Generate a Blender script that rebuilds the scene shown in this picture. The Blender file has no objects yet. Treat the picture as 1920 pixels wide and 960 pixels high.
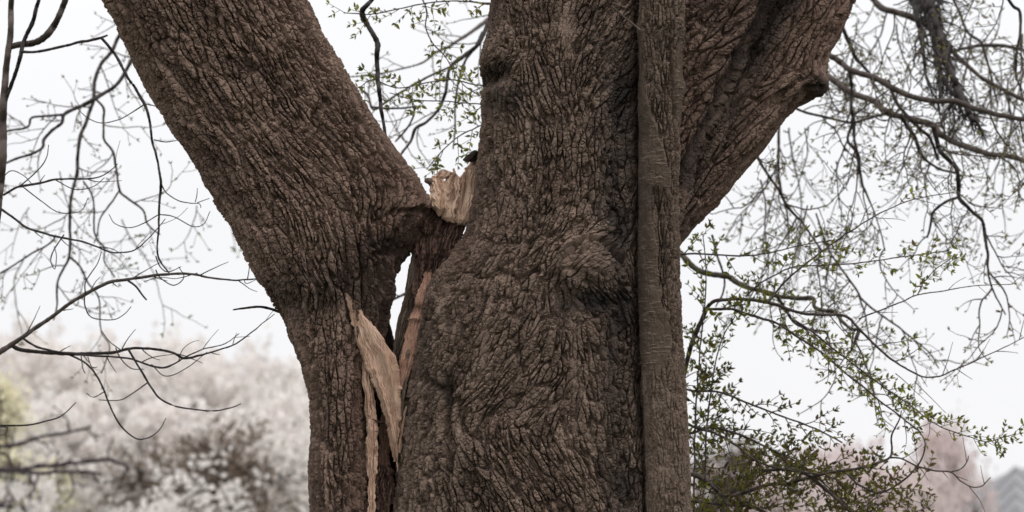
import bpy, math, random
import numpy as np
from mathutils import Vector, Matrix, noise as mnoise

R = random.Random(7)
RNG = np.random.default_rng(11)
scene = bpy.context.scene
COL = scene.collection

# ------------------------------------------------------------------ camera
CAM_Z = 1.6
PITCH = math.radians(6.2)
SENS = 0.4                      # sensor width / focal length
cam_d = bpy.data.cameras.new('camera')
cam_d.sensor_width = 36.0
cam_d.lens = 90.0
cam_d.clip_start = 0.1
cam_d.clip_end = 3000.0
cam_d.dof.use_dof = True
cam_d.dof.focus_distance = 9.72
cam_d.dof.aperture_fstop = 2.9
cam = bpy.data.objects.new('camera', cam_d)
cam.location = (0, 0, CAM_Z)
cam.rotation_euler = (math.radians(90) + PITCH, 0, 0)
COL.objects.link(cam)
scene.camera = cam

# ------------------------------------------------------------------ world: bright overcast
world = bpy.data.worlds.new('World')
scene.world = world
world.use_nodes = True
wn = world.node_tree
wn.nodes.clear()
SUN_EL, SUN_ROT = math.radians(58), math.radians(35)
w_out = wn.nodes.new('ShaderNodeOutputWorld')
w_bg = wn.nodes.new('ShaderNodeBackground')
w_bg.inputs['Strength'].default_value = 0.1
sky = wn.nodes.new('ShaderNodeTexSky')
sky.sky_type = 'NISHITA'
sky.sun_disc = False
sky.sun_elevation = SUN_EL
sky.sun_rotation = SUN_ROT
sky.air_density = 1.0
sky.dust_density = 2.0
tc = wn.nodes.new('ShaderNodeTexCoord')
sep = wn.nodes.new('ShaderNodeSeparateXYZ')
mapz = wn.nodes.new('ShaderNodeMapRange')
mapz.inputs['From Min'].default_value = 0.12
mapz.inputs['From Max'].default_value = 1.0
mapz.inputs['To Min'].default_value = 9.95
mapz.inputs['To Max'].default_value = 15.5
cl_n = wn.nodes.new('ShaderNodeTexNoise')
cl_n.inputs['Scale'].default_value = 2.2
cl_n.inputs['Detail'].default_value = 3.0
cl_m = wn.nodes.new('ShaderNodeMapRange')
cl_m.inputs['To Min'].default_value = 0.97
cl_m.inputs['To Max'].default_value = 1.03
mul = wn.nodes.new('ShaderNodeMath'); mul.operation = 'MULTIPLY'
cloud = wn.nodes.new('ShaderNodeVectorMath'); cloud.operation = 'SCALE'
cloud.inputs[0].default_value = (0.99, 0.988, 1.008)
mix = wn.nodes.new('ShaderNodeMix'); mix.data_type = 'RGBA'
mix.inputs['Factor'].default_value = 0.94          # cloud cover over the clear sky
L = wn.links
L.new(tc.outputs['Generated'], sep.inputs[0])
L.new(sep.outputs['Z'], mapz.inputs['Value'])
L.new(tc.outputs['Generated'], cl_n.inputs['Vector'])
L.new(cl_n.outputs['Fac'], cl_m.inputs['Value'])
L.new(mapz.outputs[0], mul.inputs[0]); L.new(cl_m.outputs[0], mul.inputs[1])
L.new(mul.outputs[0], cloud.inputs['Scale'])
L.new(sky.outputs[0], mix.inputs['A']); L.new(cloud.outputs[0], mix.inputs['B'])
L.new(mix.outputs['Result'], w_bg.inputs['Color'])
L.new(w_bg.outputs[0], w_out.inputs['Surface'])

sun_d = bpy.data.lights.new('sun', 'SUN')
sun_d.energy = 1.5
sun_d.angle = math.radians(10)
sun_d.color = (1.0, 0.96, 0.9)
sun = bpy.data.objects.new('sun', sun_d)
# the veiled sun stands high, a little right of and behind the camera
sd = Vector((0.50, -0.48, 1.30)).normalized()
sun.rotation_euler = sd.to_track_quat('Z', 'Y').to_euler()
sky.sun_elevation = math.asin(sd.z)
sky.sun_rotation = math.atan2(sd.x, sd.y)
sun.location = (5, -8, 20)
COL.objects.link(sun)

scene.view_settings.view_transform = 'Standard'
scene.view_settings.look = 'None'
scene.view_settings.exposure = 0.0
scene.view_settings.gamma = 1.0
scene.cycles.use_denoising = True
scene.cycles.max_bounces = 5
scene.cycles.diffuse_bounces = 3
scene.cycles.transparent_max_bounces = 4
scene.render.film_transparent = False

# ------------------------------------------------------------------ helpers
CP, SP = math.cos(PITCH), math.sin(PITCH)

def W(px, py, Y):
    """World point seen at photo pixel (px, py) on the vertical plane y = Y (arrays welcome)."""
    u = (np.asarray(px, float) - 960) / 1920 * SENS
    v = (480 - np.asarray(py, float)) / 1920 * SENS
    dy = CP - v * SP
    dz = SP + v * CP
    t = Y / dy
    return np.stack(np.broadcast_arrays(u * t, np.asarray(Y, float) + 0 * t, CAM_Z + dz * t), -1)

def MPP(Y):
    return SENS / 1920 * Y

def link(name, me, mat=None, parent=None):
    o = bpy.data.objects.new(name, me)
    if mat is not None and len(me.materials) == 0:
        me.materials.append(mat)
    o.parent = parent
    COL.objects.link(o)
    return o

def np_mesh(name, verts, quads=None, tris=None, smooth=True, attr=None):
    """Fast mesh from numpy arrays."""
    me = bpy.data.meshes.new(name)
    verts = np.asarray(verts, np.float32).reshape(-1, 3)
    nq = 0 if quads is None else len(quads)
    nt = 0 if tris is None else len(tris)
    me.vertices.add(len(verts))
    me.vertices.foreach_set('co', verts.ravel())
    idx = []
    if nq: idx.append(np.asarray(quads, np.int32).ravel())
    if nt: idx.append(np.asarray(tris, np.int32).ravel())
    idx = np.concatenate(idx)
    me.loops.add(len(idx))
    me.loops.foreach_set('vertex_index', idx)
    me.polygons.add(nq + nt)
    st = np.concatenate([np.arange(nq) * 4, nq * 4 + np.arange(nt) * 3]).astype(np.int32)
    me.polygons.foreach_set('loop_start', st)
    me.polygons.foreach_set('use_smooth', np.full(nq + nt, smooth, bool))
    me.update(calc_edges=True)
    if attr is not None:
        a = me.attributes.new('bark', 'FLOAT_COLOR', 'POINT')
        a.data.foreach_set('color', np.asarray(attr, np.float32).ravel())
    return me

def thing(name, label, cat, loc=(0, 0, 0), group=None):
    o = bpy.data.objects.new(name, None)
    o.location = loc
    COL.objects.link(o)
    o['label'] = label; o['category'] = cat
    if group: o['group'] = group
    return o

def smooth1(a, k):
    if k < 1: return a
    x = np.arange(-3 * k, 3 * k + 1)
    g = np.exp(-0.5 * (x / k) ** 2); g /= g.sum()
    p = np.pad(a, 3 * k, mode='edge')
    return np.convolve(p, g, 'valid')

def sstep(a, b, x):
    t = np.clip((x - a) / (b - a), 0, 1)
    return t * t * (3 - 2 * t)

# 3-D value noise, vectorised
_perm = RNG.random((64, 64, 64)).astype(np.float32)
def vnoise(P):
    P = np.asarray(P, np.float32)
    f = np.floor(P); r = P - f
    i = f.astype(np.int32) & 63; j = (i + 1) & 63
    r = r * r * (3 - 2 * r)
    x0, y0, z0 = i[..., 0], i[..., 1], i[..., 2]
    x1, y1, z1 = j[..., 0], j[..., 1], j[..., 2]
    u, v, w = r[..., 0], r[..., 1], r[..., 2]
    def L_(a, b, t): return a + (b - a) * t
    a = L_(L_(_perm[x0, y0, z0], _perm[x1, y0, z0], u), L_(_perm[x0, y1, z0], _perm[x1, y1, z0], u), v)
    b = L_(L_(_perm[x0, y0, z1], _perm[x1, y0, z1], u), L_(_perm[x0, y1, z1], _perm[x1, y1, z1], u), v)
    return L_(a, b, w) * 2 - 1
def fbm(P, o=4):
    s = 0; a = 1.0; n = 0
    for k in range(o):
        s = s + a * vnoise(P * (2 ** k) + 17.3 * k); n += a; a *= 0.5
    return s / n

# ------------------------------------------------------------------ materials
def mat_new(name):
    m = bpy.data.materials.new(name); m.use_nodes = True
    nt = m.node_tree
    return m, nt, nt.nodes['Principled BSDF']

def simple_mat(name, col, rough=0.85, var=0.25, scale=20.0, bump=0.0):
    m, nt, b = mat_new(name)
    t = nt.nodes.new('ShaderNodeTexCoord')
    n = nt.nodes.new('ShaderNodeTexNoise'); n.inputs['Scale'].default_value = scale; n.inputs['Detail'].default_value = 5
    r = nt.nodes.new('ShaderNodeValToRGB')
    c = np.array(col)
    r.color_ramp.elements[0].position = 0.3; r.color_ramp.elements[1].position = 0.7
    r.color_ramp.elements[0].color = (*(c * (1 - var)), 1); r.color_ramp.elements[1].color = (*(c * (1 + var)), 1)
    nt.links.new(t.outputs['Object'], n.inputs['Vector'])
    nt.links.new(n.outputs['Fac'], r.inputs['Fac']); nt.links.new(r.outputs['Color'], b.inputs['Base Color'])
    b.inputs['Roughness'].default_value = rough
    if bump:
        bp = nt.nodes.new('ShaderNodeBump'); bp.inputs['Distance'].default_value = bump; bp.inputs['Strength'].default_value = 0.6
        nt.links.new(n.outputs['Fac'], bp.inputs['Height']); nt.links.new(bp.outputs[0], b.inputs['Normal'])
    return m

def bark_mat(name, c_dark, c_light, c_red, c_stain_shade, scratch=1.0):
    """bark attribute: R plate tint, G soot/moisture stain and painted shade, B reddish inner bark, A smooth skin."""
    m, nt, b = mat_new(name)
    N = nt.nodes.new; K = nt.links.new
    at = N('ShaderNodeAttribute'); at.attribute_name = 'bark'
    sp = N('ShaderNodeSeparateColor'); K(at.outputs['Color'], sp.inputs[0])
    t = N('ShaderNodeTexCoord')
    n1 = N('ShaderNodeTexNoise'); n1.inputs['Scale'].default_value = 9; n1.inputs['Detail'].default_value = 6; n1.inputs['Roughness'].default_value = 0.65
    n2 = N('ShaderNodeTexNoise'); n2.inputs['Scale'].default_value = 110; n2.inputs['Detail'].default_value = 5; n2.inputs['Roughness'].default_value = 0.7
    K(t.outputs['Object'], n1.inputs['Vector']); K(t.outputs['Object'], n2.inputs['Vector'])
    a1 = N('ShaderNodeMath'); a1.operation = 'MULTIPLY_ADD'; a1.inputs[1].default_value = 1.1; a1.inputs[2].default_value = -0.55
    K(n1.outputs['Fac'], a1.inputs[0])
    a2 = N('ShaderNodeMath'); a2.operation = 'MULTIPLY_ADD'; a2.inputs[1].default_value = 1.5; a2.inputs[2].default_value = -0.75
    K(n2.outputs['Fac'], a2.inputs[0])
    a3 = N('ShaderNodeMath'); a3.operation = 'ADD'; K(a1.outputs[0], a3.inputs[0]); K(a2.outputs[0], a3.inputs[1])
    a4 = N('ShaderNodeMath'); a4.operation = 'ADD'; a4.use_clamp = True; K(a3.outputs[0], a4.inputs[0]); K(sp.outputs[0], a4.inputs[1])
    mx = N('ShaderNodeMix'); mx.data_type = 'RGBA'
    mx.inputs['A'].default_value = (*c_dark, 1); mx.inputs['B'].default_value = (*c_light, 1)
    K(a4.outputs[0], mx.inputs['Factor'])
    mr = N('ShaderNodeMix'); mr.data_type = 'RGBA'; mr.inputs['B'].default_value = (*c_red, 1)
    K(sp.outputs[2], mr.inputs['Factor']); K(mx.outputs['Result'], mr.inputs['A'])
    ms = N('ShaderNodeMix'); ms.data_type = 'RGBA'; ms.inputs['B'].default_value = (*c_stain_shade, 1)
    K(sp.outputs[1], ms.inputs['Factor']); K(mr.outputs['Result'], ms.inputs['A'])
    K(ms.outputs['Result'], b.inputs['Base Color'])
    b.inputs['Roughness'].default_value = 0.88
    b.inputs['Specular IOR Level'].default_value = 0.25
    bp = N('ShaderNodeBump'); bp.inputs['Distance'].default_value = 0.004 * scratch; bp.inputs['Strength'].default_value = 0.9
    n3 = N('ShaderNodeTexNoise'); n3.inputs['Scale'].default_value = 260; n3.inputs['Detail'].default_value = 4
    K(t.outputs['Object'], n3.inputs['Vector'])
    K(n3.outputs['Fac'], bp.inputs['Height']); K(bp.outputs[0], b.inputs['Normal'])
    return m

def wood_mat(name, c0, c1, c2, streak=1.0):
    """freshly torn wood: long fibre streaks along z."""
    m, nt, b = mat_new(name)
    N = nt.nodes.new; K = nt.links.new
    t = N('ShaderNodeTexCoord'); mp = N('ShaderNodeMapping'); mp.inputs['Scale'].default_value = (190, 190, 9)
    mp.inputs['Rotation'].default_value = (0, math.radians(6), 0)
    K(t.outputs['Object'], mp.inputs['Vector'])
    n = N('ShaderNodeTexNoise'); n.inputs['Scale'].default_value = 1; n.inputs['Detail'].default_value = 6; n.inputs['Roughness'].default_value = 0.7
    K(mp.outputs[0], n.inputs['Vector'])
    r = N('ShaderNodeValToRGB'); e = r.color_ramp.elements
    e[0].position = 0.32; e[0].color = (*c0, 1); e[1].position = 0.68; e[1].color = (*c2, 1)
    x = e.new(0.5); x.color = (*c1, 1)
    K(n.outputs['Fac'], r.inputs['Fac'])
    n2 = N('ShaderNodeTexNoise'); n2.inputs['Scale'].default_value = 12; n2.inputs['Detail'].default_value = 4
    K(t.outputs['Object'], n2.inputs['Vector'])
    mm = N('ShaderNodeMix'); mm.data_type = 'RGBA'; mm.blend_type = 'MULTIPLY'
    r2 = N('ShaderNodeValToRGB'); r2.color_ramp.elements[0].position = 0.35; r2.color_ramp.elements[0].color = (0.72, 0.66, 0.62, 1)
    r2.color_ramp.elements[1].position = 0.6; r2.color_ramp.elements[1].color = (1, 1, 1, 1)
    K(n2.outputs['Fac'], r2.inputs['Fac'])
    mm.inputs['Factor'].default_value = 1.0
    K(r.outputs['Color'], mm.inputs['A']); K(r2.outputs['Color'], mm.inputs['B'])
    K(mm.outputs['Result'], b.inputs['Base Color'])
    b.inputs['Roughness'].default_value = 0.75
    b.inputs['Specular IOR Level'].default_value = 0.2
    bp = N('ShaderNodeBump'); bp.inputs['Distance'].default_value = 0.004 * streak; bp.inputs['Strength'].default_value = 0.8
    K(n.outputs['Fac'], bp.inputs['Height']); K(bp.outputs[0], b.inputs['Normal'])
    return m

M_bark = bark_mat('furrowed_bark', (0.074, 0.050, 0.038), (0.260, 0.188, 0.147), (0.105, 0.062, 0.045), (0.028, 0.023, 0.022))
M_limb = bark_mat('limb_bark', (0.083, 0.053, 0.040), (0.270, 0.188, 0.147), (0.105, 0.060, 0.045), (0.030, 0.024, 0.022))
M_sap = bark_mat('young_bark', (0.060, 0.042, 0.032), (0.205, 0.152, 0.118), (0.105, 0.070, 0.052), (0.052, 0.038, 0.027), 0.9)
M_wood = wood_mat('fresh_wood', (0.36, 0.215, 0.150), (0.54, 0.37, 0.275), (0.66, 0.49, 0.385))
M_pink = wood_mat('pink_heartwood', (0.24, 0.135, 0.10), (0.37, 0.225, 0.165), (0.47, 0.31, 0.235))
M_grey = wood_mat('weathered_wood', (0.085, 0.064, 0.05), (0.15, 0.115, 0.09), (0.21, 0.165, 0.13))
M_pale = wood_mat('pale_torn_wood', (0.44, 0.28, 0.19), (0.66, 0.47, 0.35), (0.78, 0.62, 0.50))
M_rot2 = simple_mat('brown_torn_wood', (0.095, 0.052, 0.038), 0.95, 0.55, 70, 0.012)
M_rot = simple_mat('rotten_wood_darkened', (0.028, 0.017, 0.013), 0.95, 0.5, 60, 0.01)  # rotten brown, darkened further to carry the shade of the crack cavity

# ------------------------------------------------------------------ bark-covered tubes
def interp_rows(rows, ys):
    rows = np.array(rows, float)
    y = rows[:, 0]
    return [np.interp(ys, y, rows[:, k]) for k in range(1, rows.shape[1])]

def voronoi(nt, ns, Mm, sites, warp, Rmax=2.3):
    """anisotropic F1/F2 on the (row, column) grid; Mm = metric tensors at every cell."""
    F1 = np.full((nt, ns), 9.0, np.float32); F2 = F1.copy()
    ID = np.zeros((nt, ns), np.int32); LA = np.zeros((nt, ns), np.float32); LB = LA.copy()
    wi, wj = warp
    I = np.arange(nt, dtype=np.float32)[:, None] + wi
    J = np.arange(ns, dtype=np.float32)[None, :] + wj
    wa = float(np.abs(wi).max()); wb = float(np.abs(wj).max())
    for k, (i0, j0, a0, a1, b0, b1) in enumerate(sites):
        # (a0, a1) row vector mapping (di, dj) -> along; (b0, b1) -> across
        det = a0 * b1 - a1 * b0
        if abs(det) < 1e-9: continue
        hi = Rmax * math.hypot(b1, a1) / abs(det) + wa
        hj = Rmax * math.hypot(b0, a0) / abs(det) + wb
        r0, r1 = max(0, int(i0 - hi)), min(nt, int(i0 + hi) + 2)
        c0, c1 = max(0, int(j0 - hj)), min(ns, int(j0 + hj) + 2)
        if r1 <= r0 or c1 <= c0: continue
        di = I[r0:r1, c0:c1] - i0; dj = J[r0:r1, c0:c1] - j0
        la = a0 * di + a1 * dj; lb = b0 * di + b1 * dj
        d = np.sqrt(la * la + lb * lb)
        f1 = F1[r0:r1, c0:c1]; f2 = F2[r0:r1, c0:c1]
        c = d < f1
        F2[r0:r1, c0:c1] = np.where(c, f1, np.minimum(f2, d))
        f1[c] = d[c]; ID[r0:r1, c0:c1][c] = k
        LA[r0:r1, c0:c1][c] = la[c]; LB[r0:r1, c0:c1][c] = lb[c]
    return F1, F2, ID, LA, LB

def bark_tube(name, rows, mat, parent, step=1.6, layers=((11, 3.6, 0.013), (5.5, 2.2, 0.005), (2.8, 2.2, 0.0022)),
              n_exp=2.2, bumps=(), flows=(), paint=None, ragged=2.0, warp_amp=5.0, ydet=(-30, 990), mask=None, seed=0,
              lumps=0.012, post=None, tilt_k=0.25, soft=False, fine_k=1.0, a_k=0.17, jag=0.0):
    """rows: (py, x_left, x_right, Y_centre, depth radius in px). A closed tube with horizontal slices."""
    rg = np.random.default_rng(100 + seed)
    rows = sorted(rows)
    y0, y1 = rows[0][0], rows[-1][0]
    a, b_ = max(y0, ydet[0]), min(y1, ydet[1])
    ys = np.arange(a, b_ + 0.01, step)
    if y0 < a: ys = np.concatenate([np.arange(y0, a - 6, 12), ys])
    if y1 > b_: ys = np.concatenate([ys, np.arange(b_ + 8, y1 + 1, 14)])
    xl, xr, Yc, rz = interp_rows(rows, ys)
    sm = int(7 / step)
    if jag == 0.0 and len(ys) > 10 * sm:
        xl, xr, Yc, rz = [smooth1(v, sm) for v in (xl, xr, Yc, rz)]
    if ragged:
        xl = xl + ragged * 0.6 * fbm(np.stack([ys * 0.025, ys * 0 + 3.1 + seed, ys * 0], -1), 3)
        xr = xr + ragged * 0.6 * fbm(np.stack([ys * 0.025, ys * 0 + 8.7 + seed, ys * 0], -1), 3)
    if jag:
        xl = xl + jag * fbm(np.stack([ys * 0.13, ys * 0 + 1.1 + seed, ys * 0], -1), 3)
        xr = xr + jag * fbm(np.stack([ys * 0.13, ys * 0 + 5.7 + seed, ys * 0], -1), 3)
    cx = (xl + xr) / 2; rx = np.maximum((xr - xl) / 2, 0.4)
    # columns: dense over the front, coarse behind
    mrx, mrz = np.mean(rx[(ys > -50) & (ys < 1000)]), np.mean(rz[(ys > -50) & (ys < 1000)])
    th = np.linspace(-0.45, math.pi + 0.45, 4000)
    e = 2 / n_exp
    cxs = np.sign(np.cos(th)) * np.abs(np.cos(th)) ** e; szs = np.sign(np.sin(th)) * np.abs(np.sin(th)) ** e
    arc = np.concatenate([[0], np.cumsum(np.hypot(np.diff(cxs) * mrx, np.diff(szs) * mrz))])
    nf = int(arc[-1] / step) + 1
    thf = np.interp(np.linspace(0, arc[-1], nf), arc, th)
    thb = np.linspace(math.pi + 0.45, 2 * math.pi - 0.45, 26)[1:-1]
    th = np.concatenate([thf, thb])
    ns, nt = len(th), len(ys)
    cxs = np.sign(np.cos(th)) * np.abs(np.cos(th)) ** e; szs = np.sign(np.sin(th)) * np.abs(np.sin(th)) ** e
    C = W(cx, ys, Yc)
    mpp = MPP(Yc)
    P = np.zeros((nt, ns, 3))
    P[..., 0] = C[:, None, 0] + (rx * mpp)[:, None] * cxs[None]
    P[..., 1] = C[:, None, 1] - (rz * mpp)[:, None] * szs[None]
    P[..., 2] = C[:, None, 2]
    PX = cx[:, None] + rx[:, None] * cxs[None]
    PY = np.broadcast_to(ys[:, None], PX.shape)
    front = sstep(-0.1, 0.25, szs)[None, :] * np.ones((nt, 1))
    # outward normals
    def normals(Q):
        Ts = np.roll(Q, -1, 1) - np.roll(Q, 1, 1); Tt = np.gradient(Q, axis=0)
        Nn = np.cross(Ts, Tt)
        Nn /= np.linalg.norm(Nn, axis=-1, keepdims=True) + 1e-12
        return Nn
    Nn = normals(P)
    ctr = np.zeros_like(P); ctr[..., 0] = C[:, None, 0]; ctr[..., 1] = C[:, None, 1]; ctr[..., 2] = P[..., 2]
    if ((P - ctr) * Nn).sum() < 0: Nn = -Nn
    macro = lumps * fbm(P * 5.0 + seed * 3.3, 3)
    for (bx, by, sx, sy, amp, ang) in bumps:
        ca, sa = math.cos(math.radians(ang)), math.sin(math.radians(ang))
        dx = (PX - bx); dy = (PY - by)
        u = (dx * ca + dy * sa) / sx; v = (-dx * sa + dy * ca) / sy
        macro = macro + amp * np.exp(-0.5 * (u * u + v * v)) * front
    P = P + Nn * macro[..., None]
    Nn2 = normals(P)
    Nn2 *= np.sign((Nn2 * Nn).sum(-1, keepdims=True)); Nn = Nn2
    det = (sstep(ydet[0] - 30, ydet[0], ys) * (1 - sstep(ydet[1], ydet[1] + 30, ys)))[:, None] * sstep(-0.42, -0.30, szs)[None, :]
    # detail window only
    rsel = np.where((ys >= ydet[0] - 1) & (ys <= ydet[1] + 1))[0]
    R0, R1 = rsel[0], rsel[-1] + 1
    D = np.zeros((nt, ns)); tint = np.full((nt, ns), 0.5)
    Q = P[R0:R1, :nf]; n_t, n_s = Q.shape[:2]
    kk = max(1, int(9 / step)); wid = 2 * kk + 1
    Qp = np.concatenate([np.repeat(Q[:1], kk + 1, 0) - np.arange(kk + 1, 0, -1)[:, None, None] * (Q[1] - Q[0]), Q, np.repeat(Q[-1:], kk, 0) + np.arange(1, kk + 1)[:, None, None] * (Q[-1] - Q[-2])])
    cq = np.cumsum(Qp, 0); Qs = (cq[wid:] - cq[:-wid]) / wid       # grain follows the smoothed surface, not its bumps
    Tt = np.gradient(Qs, axis=0); Ts = np.gradient(Qs, axis=1)
    lt = np.linalg.norm(Tt, axis=-1)
    that = Tt / (lt[..., None] + 1e-12)
    NN = Nn[R0:R1, :nf]
    side = np.cross(NN, that)          # across the grain
    # flow angle
    alpha = np.zeros((n_t, n_s)); wsum = np.full((n_t, n_s), 0.35)
    px_, py_ = PX[R0:R1, :nf], PY[R0:R1, :nf]
    for (fx, fy, sx, sy, ang) in flows:
        w = np.exp(-0.5 * (((px_ - fx) / sx) ** 2 + ((py_ - fy) / sy) ** 2)) * 2.0
        alpha += w * math.radians(ang); wsum += w
    alpha /= wsum
    alpha += a_k * fbm(Q * 4 + 40 + seed, 3)
    zs = np.where(side[..., 0:1].mean() > 0, 1.0, -1.0)
    up = np.where(that[..., 2:3] > 0, 1.0, -1.0)
    fl = that * up * np.cos(alpha)[..., None] + side * zs * np.sin(alpha)[..., None]
    ac = np.cross(NN, fl)
    A0 = (Tt * fl).sum(-1); A1 = (Ts * fl).sum(-1); B0 = (Tt * ac).sum(-1); B1 = (Ts * ac).sum(-1)
    hsum = np.zeros((n_t, n_s)); cell = np.linalg.norm(np.cross(Tt, Ts), axis=-1)
    m0 = MPP(10)
    tt = np.full((n_t, n_s), 0.0)
    for li, (wpx, el, dep) in enumerate(layers):
        w = wpx * m0
        nsite = max(4, int(cell.sum() / (w * w * el) * 1.05))
        pr = (cell / cell.sum()).ravel()
        cs = np.cumsum(pr)
        # stratified draw, so plates keep a fairly even size
        pick = np.searchsorted(cs, (np.arange(nsite) + rg.random(nsite)) / nsite)
        pick = np.clip(pick, 0, n_t * n_s - 1)
        ii, jj = pick // n_s, pick % n_s
        ww = w * np.exp(rg.normal(0, 0.16, nsite)); ee = el * np.exp(rg.normal(0, 0.22, nsite))
        sites = np.stack([ii, jj, A0[ii, jj] / (ww * ee), A1[ii, jj] / (ww * ee), B0[ii, jj] / ww, B1[ii, jj] / ww], -1)
        wamp = warp_amp * min(1.0, wpx / 12.0) / step * 0.6
        wi = (wamp * 1.2 * fbm(Q * (240.0 / wpx) + 11 * li + seed, 3)).astype(np.float32)
        wj = (wamp * fbm(Q * (270.0 / wpx) + 51 + 13 * li + seed, 3)).astype(np.float32)
        F1, F2, ID, LA, LB = voronoi(n_t, n_s, None, sites.tolist(), (wi, wj), 1.9)
        edge = F2 - F1
        endness = np.abs(LA) / (np.abs(LA) + np.abs(LB) + 1e-6)
        gap = 0.6 + 0.6 * np.clip(0.5 + 1.6 * vnoise(Q * (24 + 14 * li) + 71), 0, 1)   # some cracks gape, some are closed
        soft = 1.0 if wpx > 17 else 0.0
        fur = (1 - soft) * (0.92 * sstep(0.09, 0.22, edge) + 0.08 * sstep(0.2, 0.6, edge)) + soft * sstep(0.0, 0.5, edge)
        rr = rg.random((3, nsite)) * 2 - 1
        tilt = (0.30 * rr[1][ID] * LB + tilt_k * LA * (0.5 + 0.8 * rr[2][ID])) * (1.0 if wpx < 8 else 0.6)
        dome = 1 - 0.07 * np.minimum(LB * LB, 1.6)
        h = (fur * dome - 1) * (1 - 0.45 * endness * (wpx > 9)) * gap + 0.22 * rr[0][ID] * fur + tilt * fur * 0.55
        hsum += dep * h
        tt += (0.20 if wpx > 9 else 0.20 if wpx > 4 else 0.06) * rr[0][ID]
    fine = 0.0013 * fine_k * fbm(Q * 130 + seed, 3)
    if mask is not None:
        mk = mask(px_, py_, Q)
        hsum = hsum * mk; tt = tt * (0.25 + 0.75 * mk)
    D[R0:R1, :nf] = hsum + fine
    tint[R0:R1, :nf] += tt
    if post is not None:
        D = D + post(PX, PY, P) * front
    P = P + Nn * (D * det)[..., None]
    out_n = 0.010 * fbm(P * 14 + 5, 3) * (1 - det)
    P = P + Nn * out_n[..., None]
    attr = np.zeros((nt, ns, 4)); attr[..., 0] = np.clip(tint, 0, 1); attr[..., 3] = 1
    if paint is not None: paint(PX, PY, P, attr, front)
    I_, J_ = np.meshgrid(np.arange(nt - 1), np.arange(ns), indexing='ij')
    Jn = (J_ + 1) % ns
    q = np.stack([I_ * ns + J_, (I_ + 1) * ns + J_, (I_ + 1) * ns + Jn, I_ * ns + Jn], -1).reshape(-1, 4)
    V = P.reshape(-1, 3); at = attr.reshape(-1, 4)
    # caps
    nv = len(V)
    V = np.concatenate([V, P[0].mean(0)[None], P[-1].mean(0)[None]]); at = np.concatenate([at, at[:1], at[-1:]])
    j = np.arange(ns); jn = (j + 1) % ns
    t = np.concatenate([np.stack([np.full(ns, nv), j, jn], -1),
                        np.stack([np.full(ns, nv + 1), (nt - 1) * ns + jn, (nt - 1) * ns + j], -1)])
    me = np_mesh(name, V, q, t, soft, at)
    return link(name, me, mat, parent)

# ================================================================== GROUND
def ground_sheet():
    v = W(960, 1000, 1.0) * 0
    s = 1500.0
    n = 40
    xs = np.linspace(-1, 1, n); xs = np.sign(xs) * np.abs(xs) ** 2.2 * s
    X, Yy = np.meshgrid(xs, xs + 40)
    Z = 0.25 * fbm(np.stack([X * 0.02, Yy * 0.02, X * 0], -1), 3) * np.clip((np.hypot(X, Yy - 10) - 6) / 20, 0, 1)
    P = np.stack([X, Yy, Z - 0.02], -1)
    I_, J_ = np.meshgrid(np.arange(n - 1), np.arange(n - 1), indexing='ij')
    q = np.stack([I_ * n + J_, I_ * n + J_ + 1, (I_ + 1) * n + J_ + 1, (I_ + 1) * n + J_], -1).reshape(-1, 4)
    o = link('ground', np_mesh('ground', P, q), simple_mat('grass', (0.05, 0.06, 0.028), 0.95, 0.4, 0.8))
    o['kind'] = 'structure'
    return o
ground_sheet()

# ================================================================== THE SPLIT TREE
tree = thing('split_tree', 'huge old tree with furrowed brown bark, cracked open at the fork showing pale torn wood', 'tree', (0, 10, 0))
tree_inv = Matrix.Translation((0, -10, 0))
def child(o):
    o.matrix_parent_inverse = tree_inv
    return o

def G(x, y, cx, cy, sx, sy):
    return np.exp(-0.5 * (((x - cx) / sx) ** 2 + ((y - cy) / sy) ** 2))

def trunk_paint(x, y, P, at, front):
    n = fbm(P * 9 + 3, 4); n2 = fbm(P * 40 + 9, 3)
    st = 0.95 * np.exp(-0.5 * ((x - (1160 + 8 * np.sin(y / 70.0) + np.where(y < 160, -(160 - y) * 0.05, 0))) / 26) ** 2) * sstep(90, 200, y) * (1 - 0.35 * sstep(600, 700, y) + 0.2 * sstep(820, 900, y))
    st = np.maximum(st, 0.95 * G(x, y, 928, 152, 26, 13))  # shade of the hollow under the upper burl, painted dark
    st = np.maximum(st, 0.75 * G(x, y, 955, 195, 30, 26))
    st = np.maximum(st, 0.95 * G(x, y, 1120, 577, 60, 17))  # stain under the big burl, doubling as its painted shade
    st = np.maximum(st, 0.6 * G(x, y, 838, 745, 14, 30))
    st = np.maximum(st, 0.5 * G(x, y, 1140, 110, 26, 50))
    st = np.maximum(st, 0.5 * G(x, y, 800, 640, 12, 60))
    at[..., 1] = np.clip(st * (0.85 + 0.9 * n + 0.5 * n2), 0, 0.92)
    at[..., 2] = np.clip(0.55 * G(x, y, 862, 450, 14, 50) + 0.25 * sstep(0.1, 0.6, n), 0, 1)
    at[..., 0] = np.clip(at[..., 0] + 0.30 * G(x, y, 1058, 78, 13, 34) + 0.14 * G(x, y, 1030, 40, 60, 60) - 0.04, 0, 1)

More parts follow.
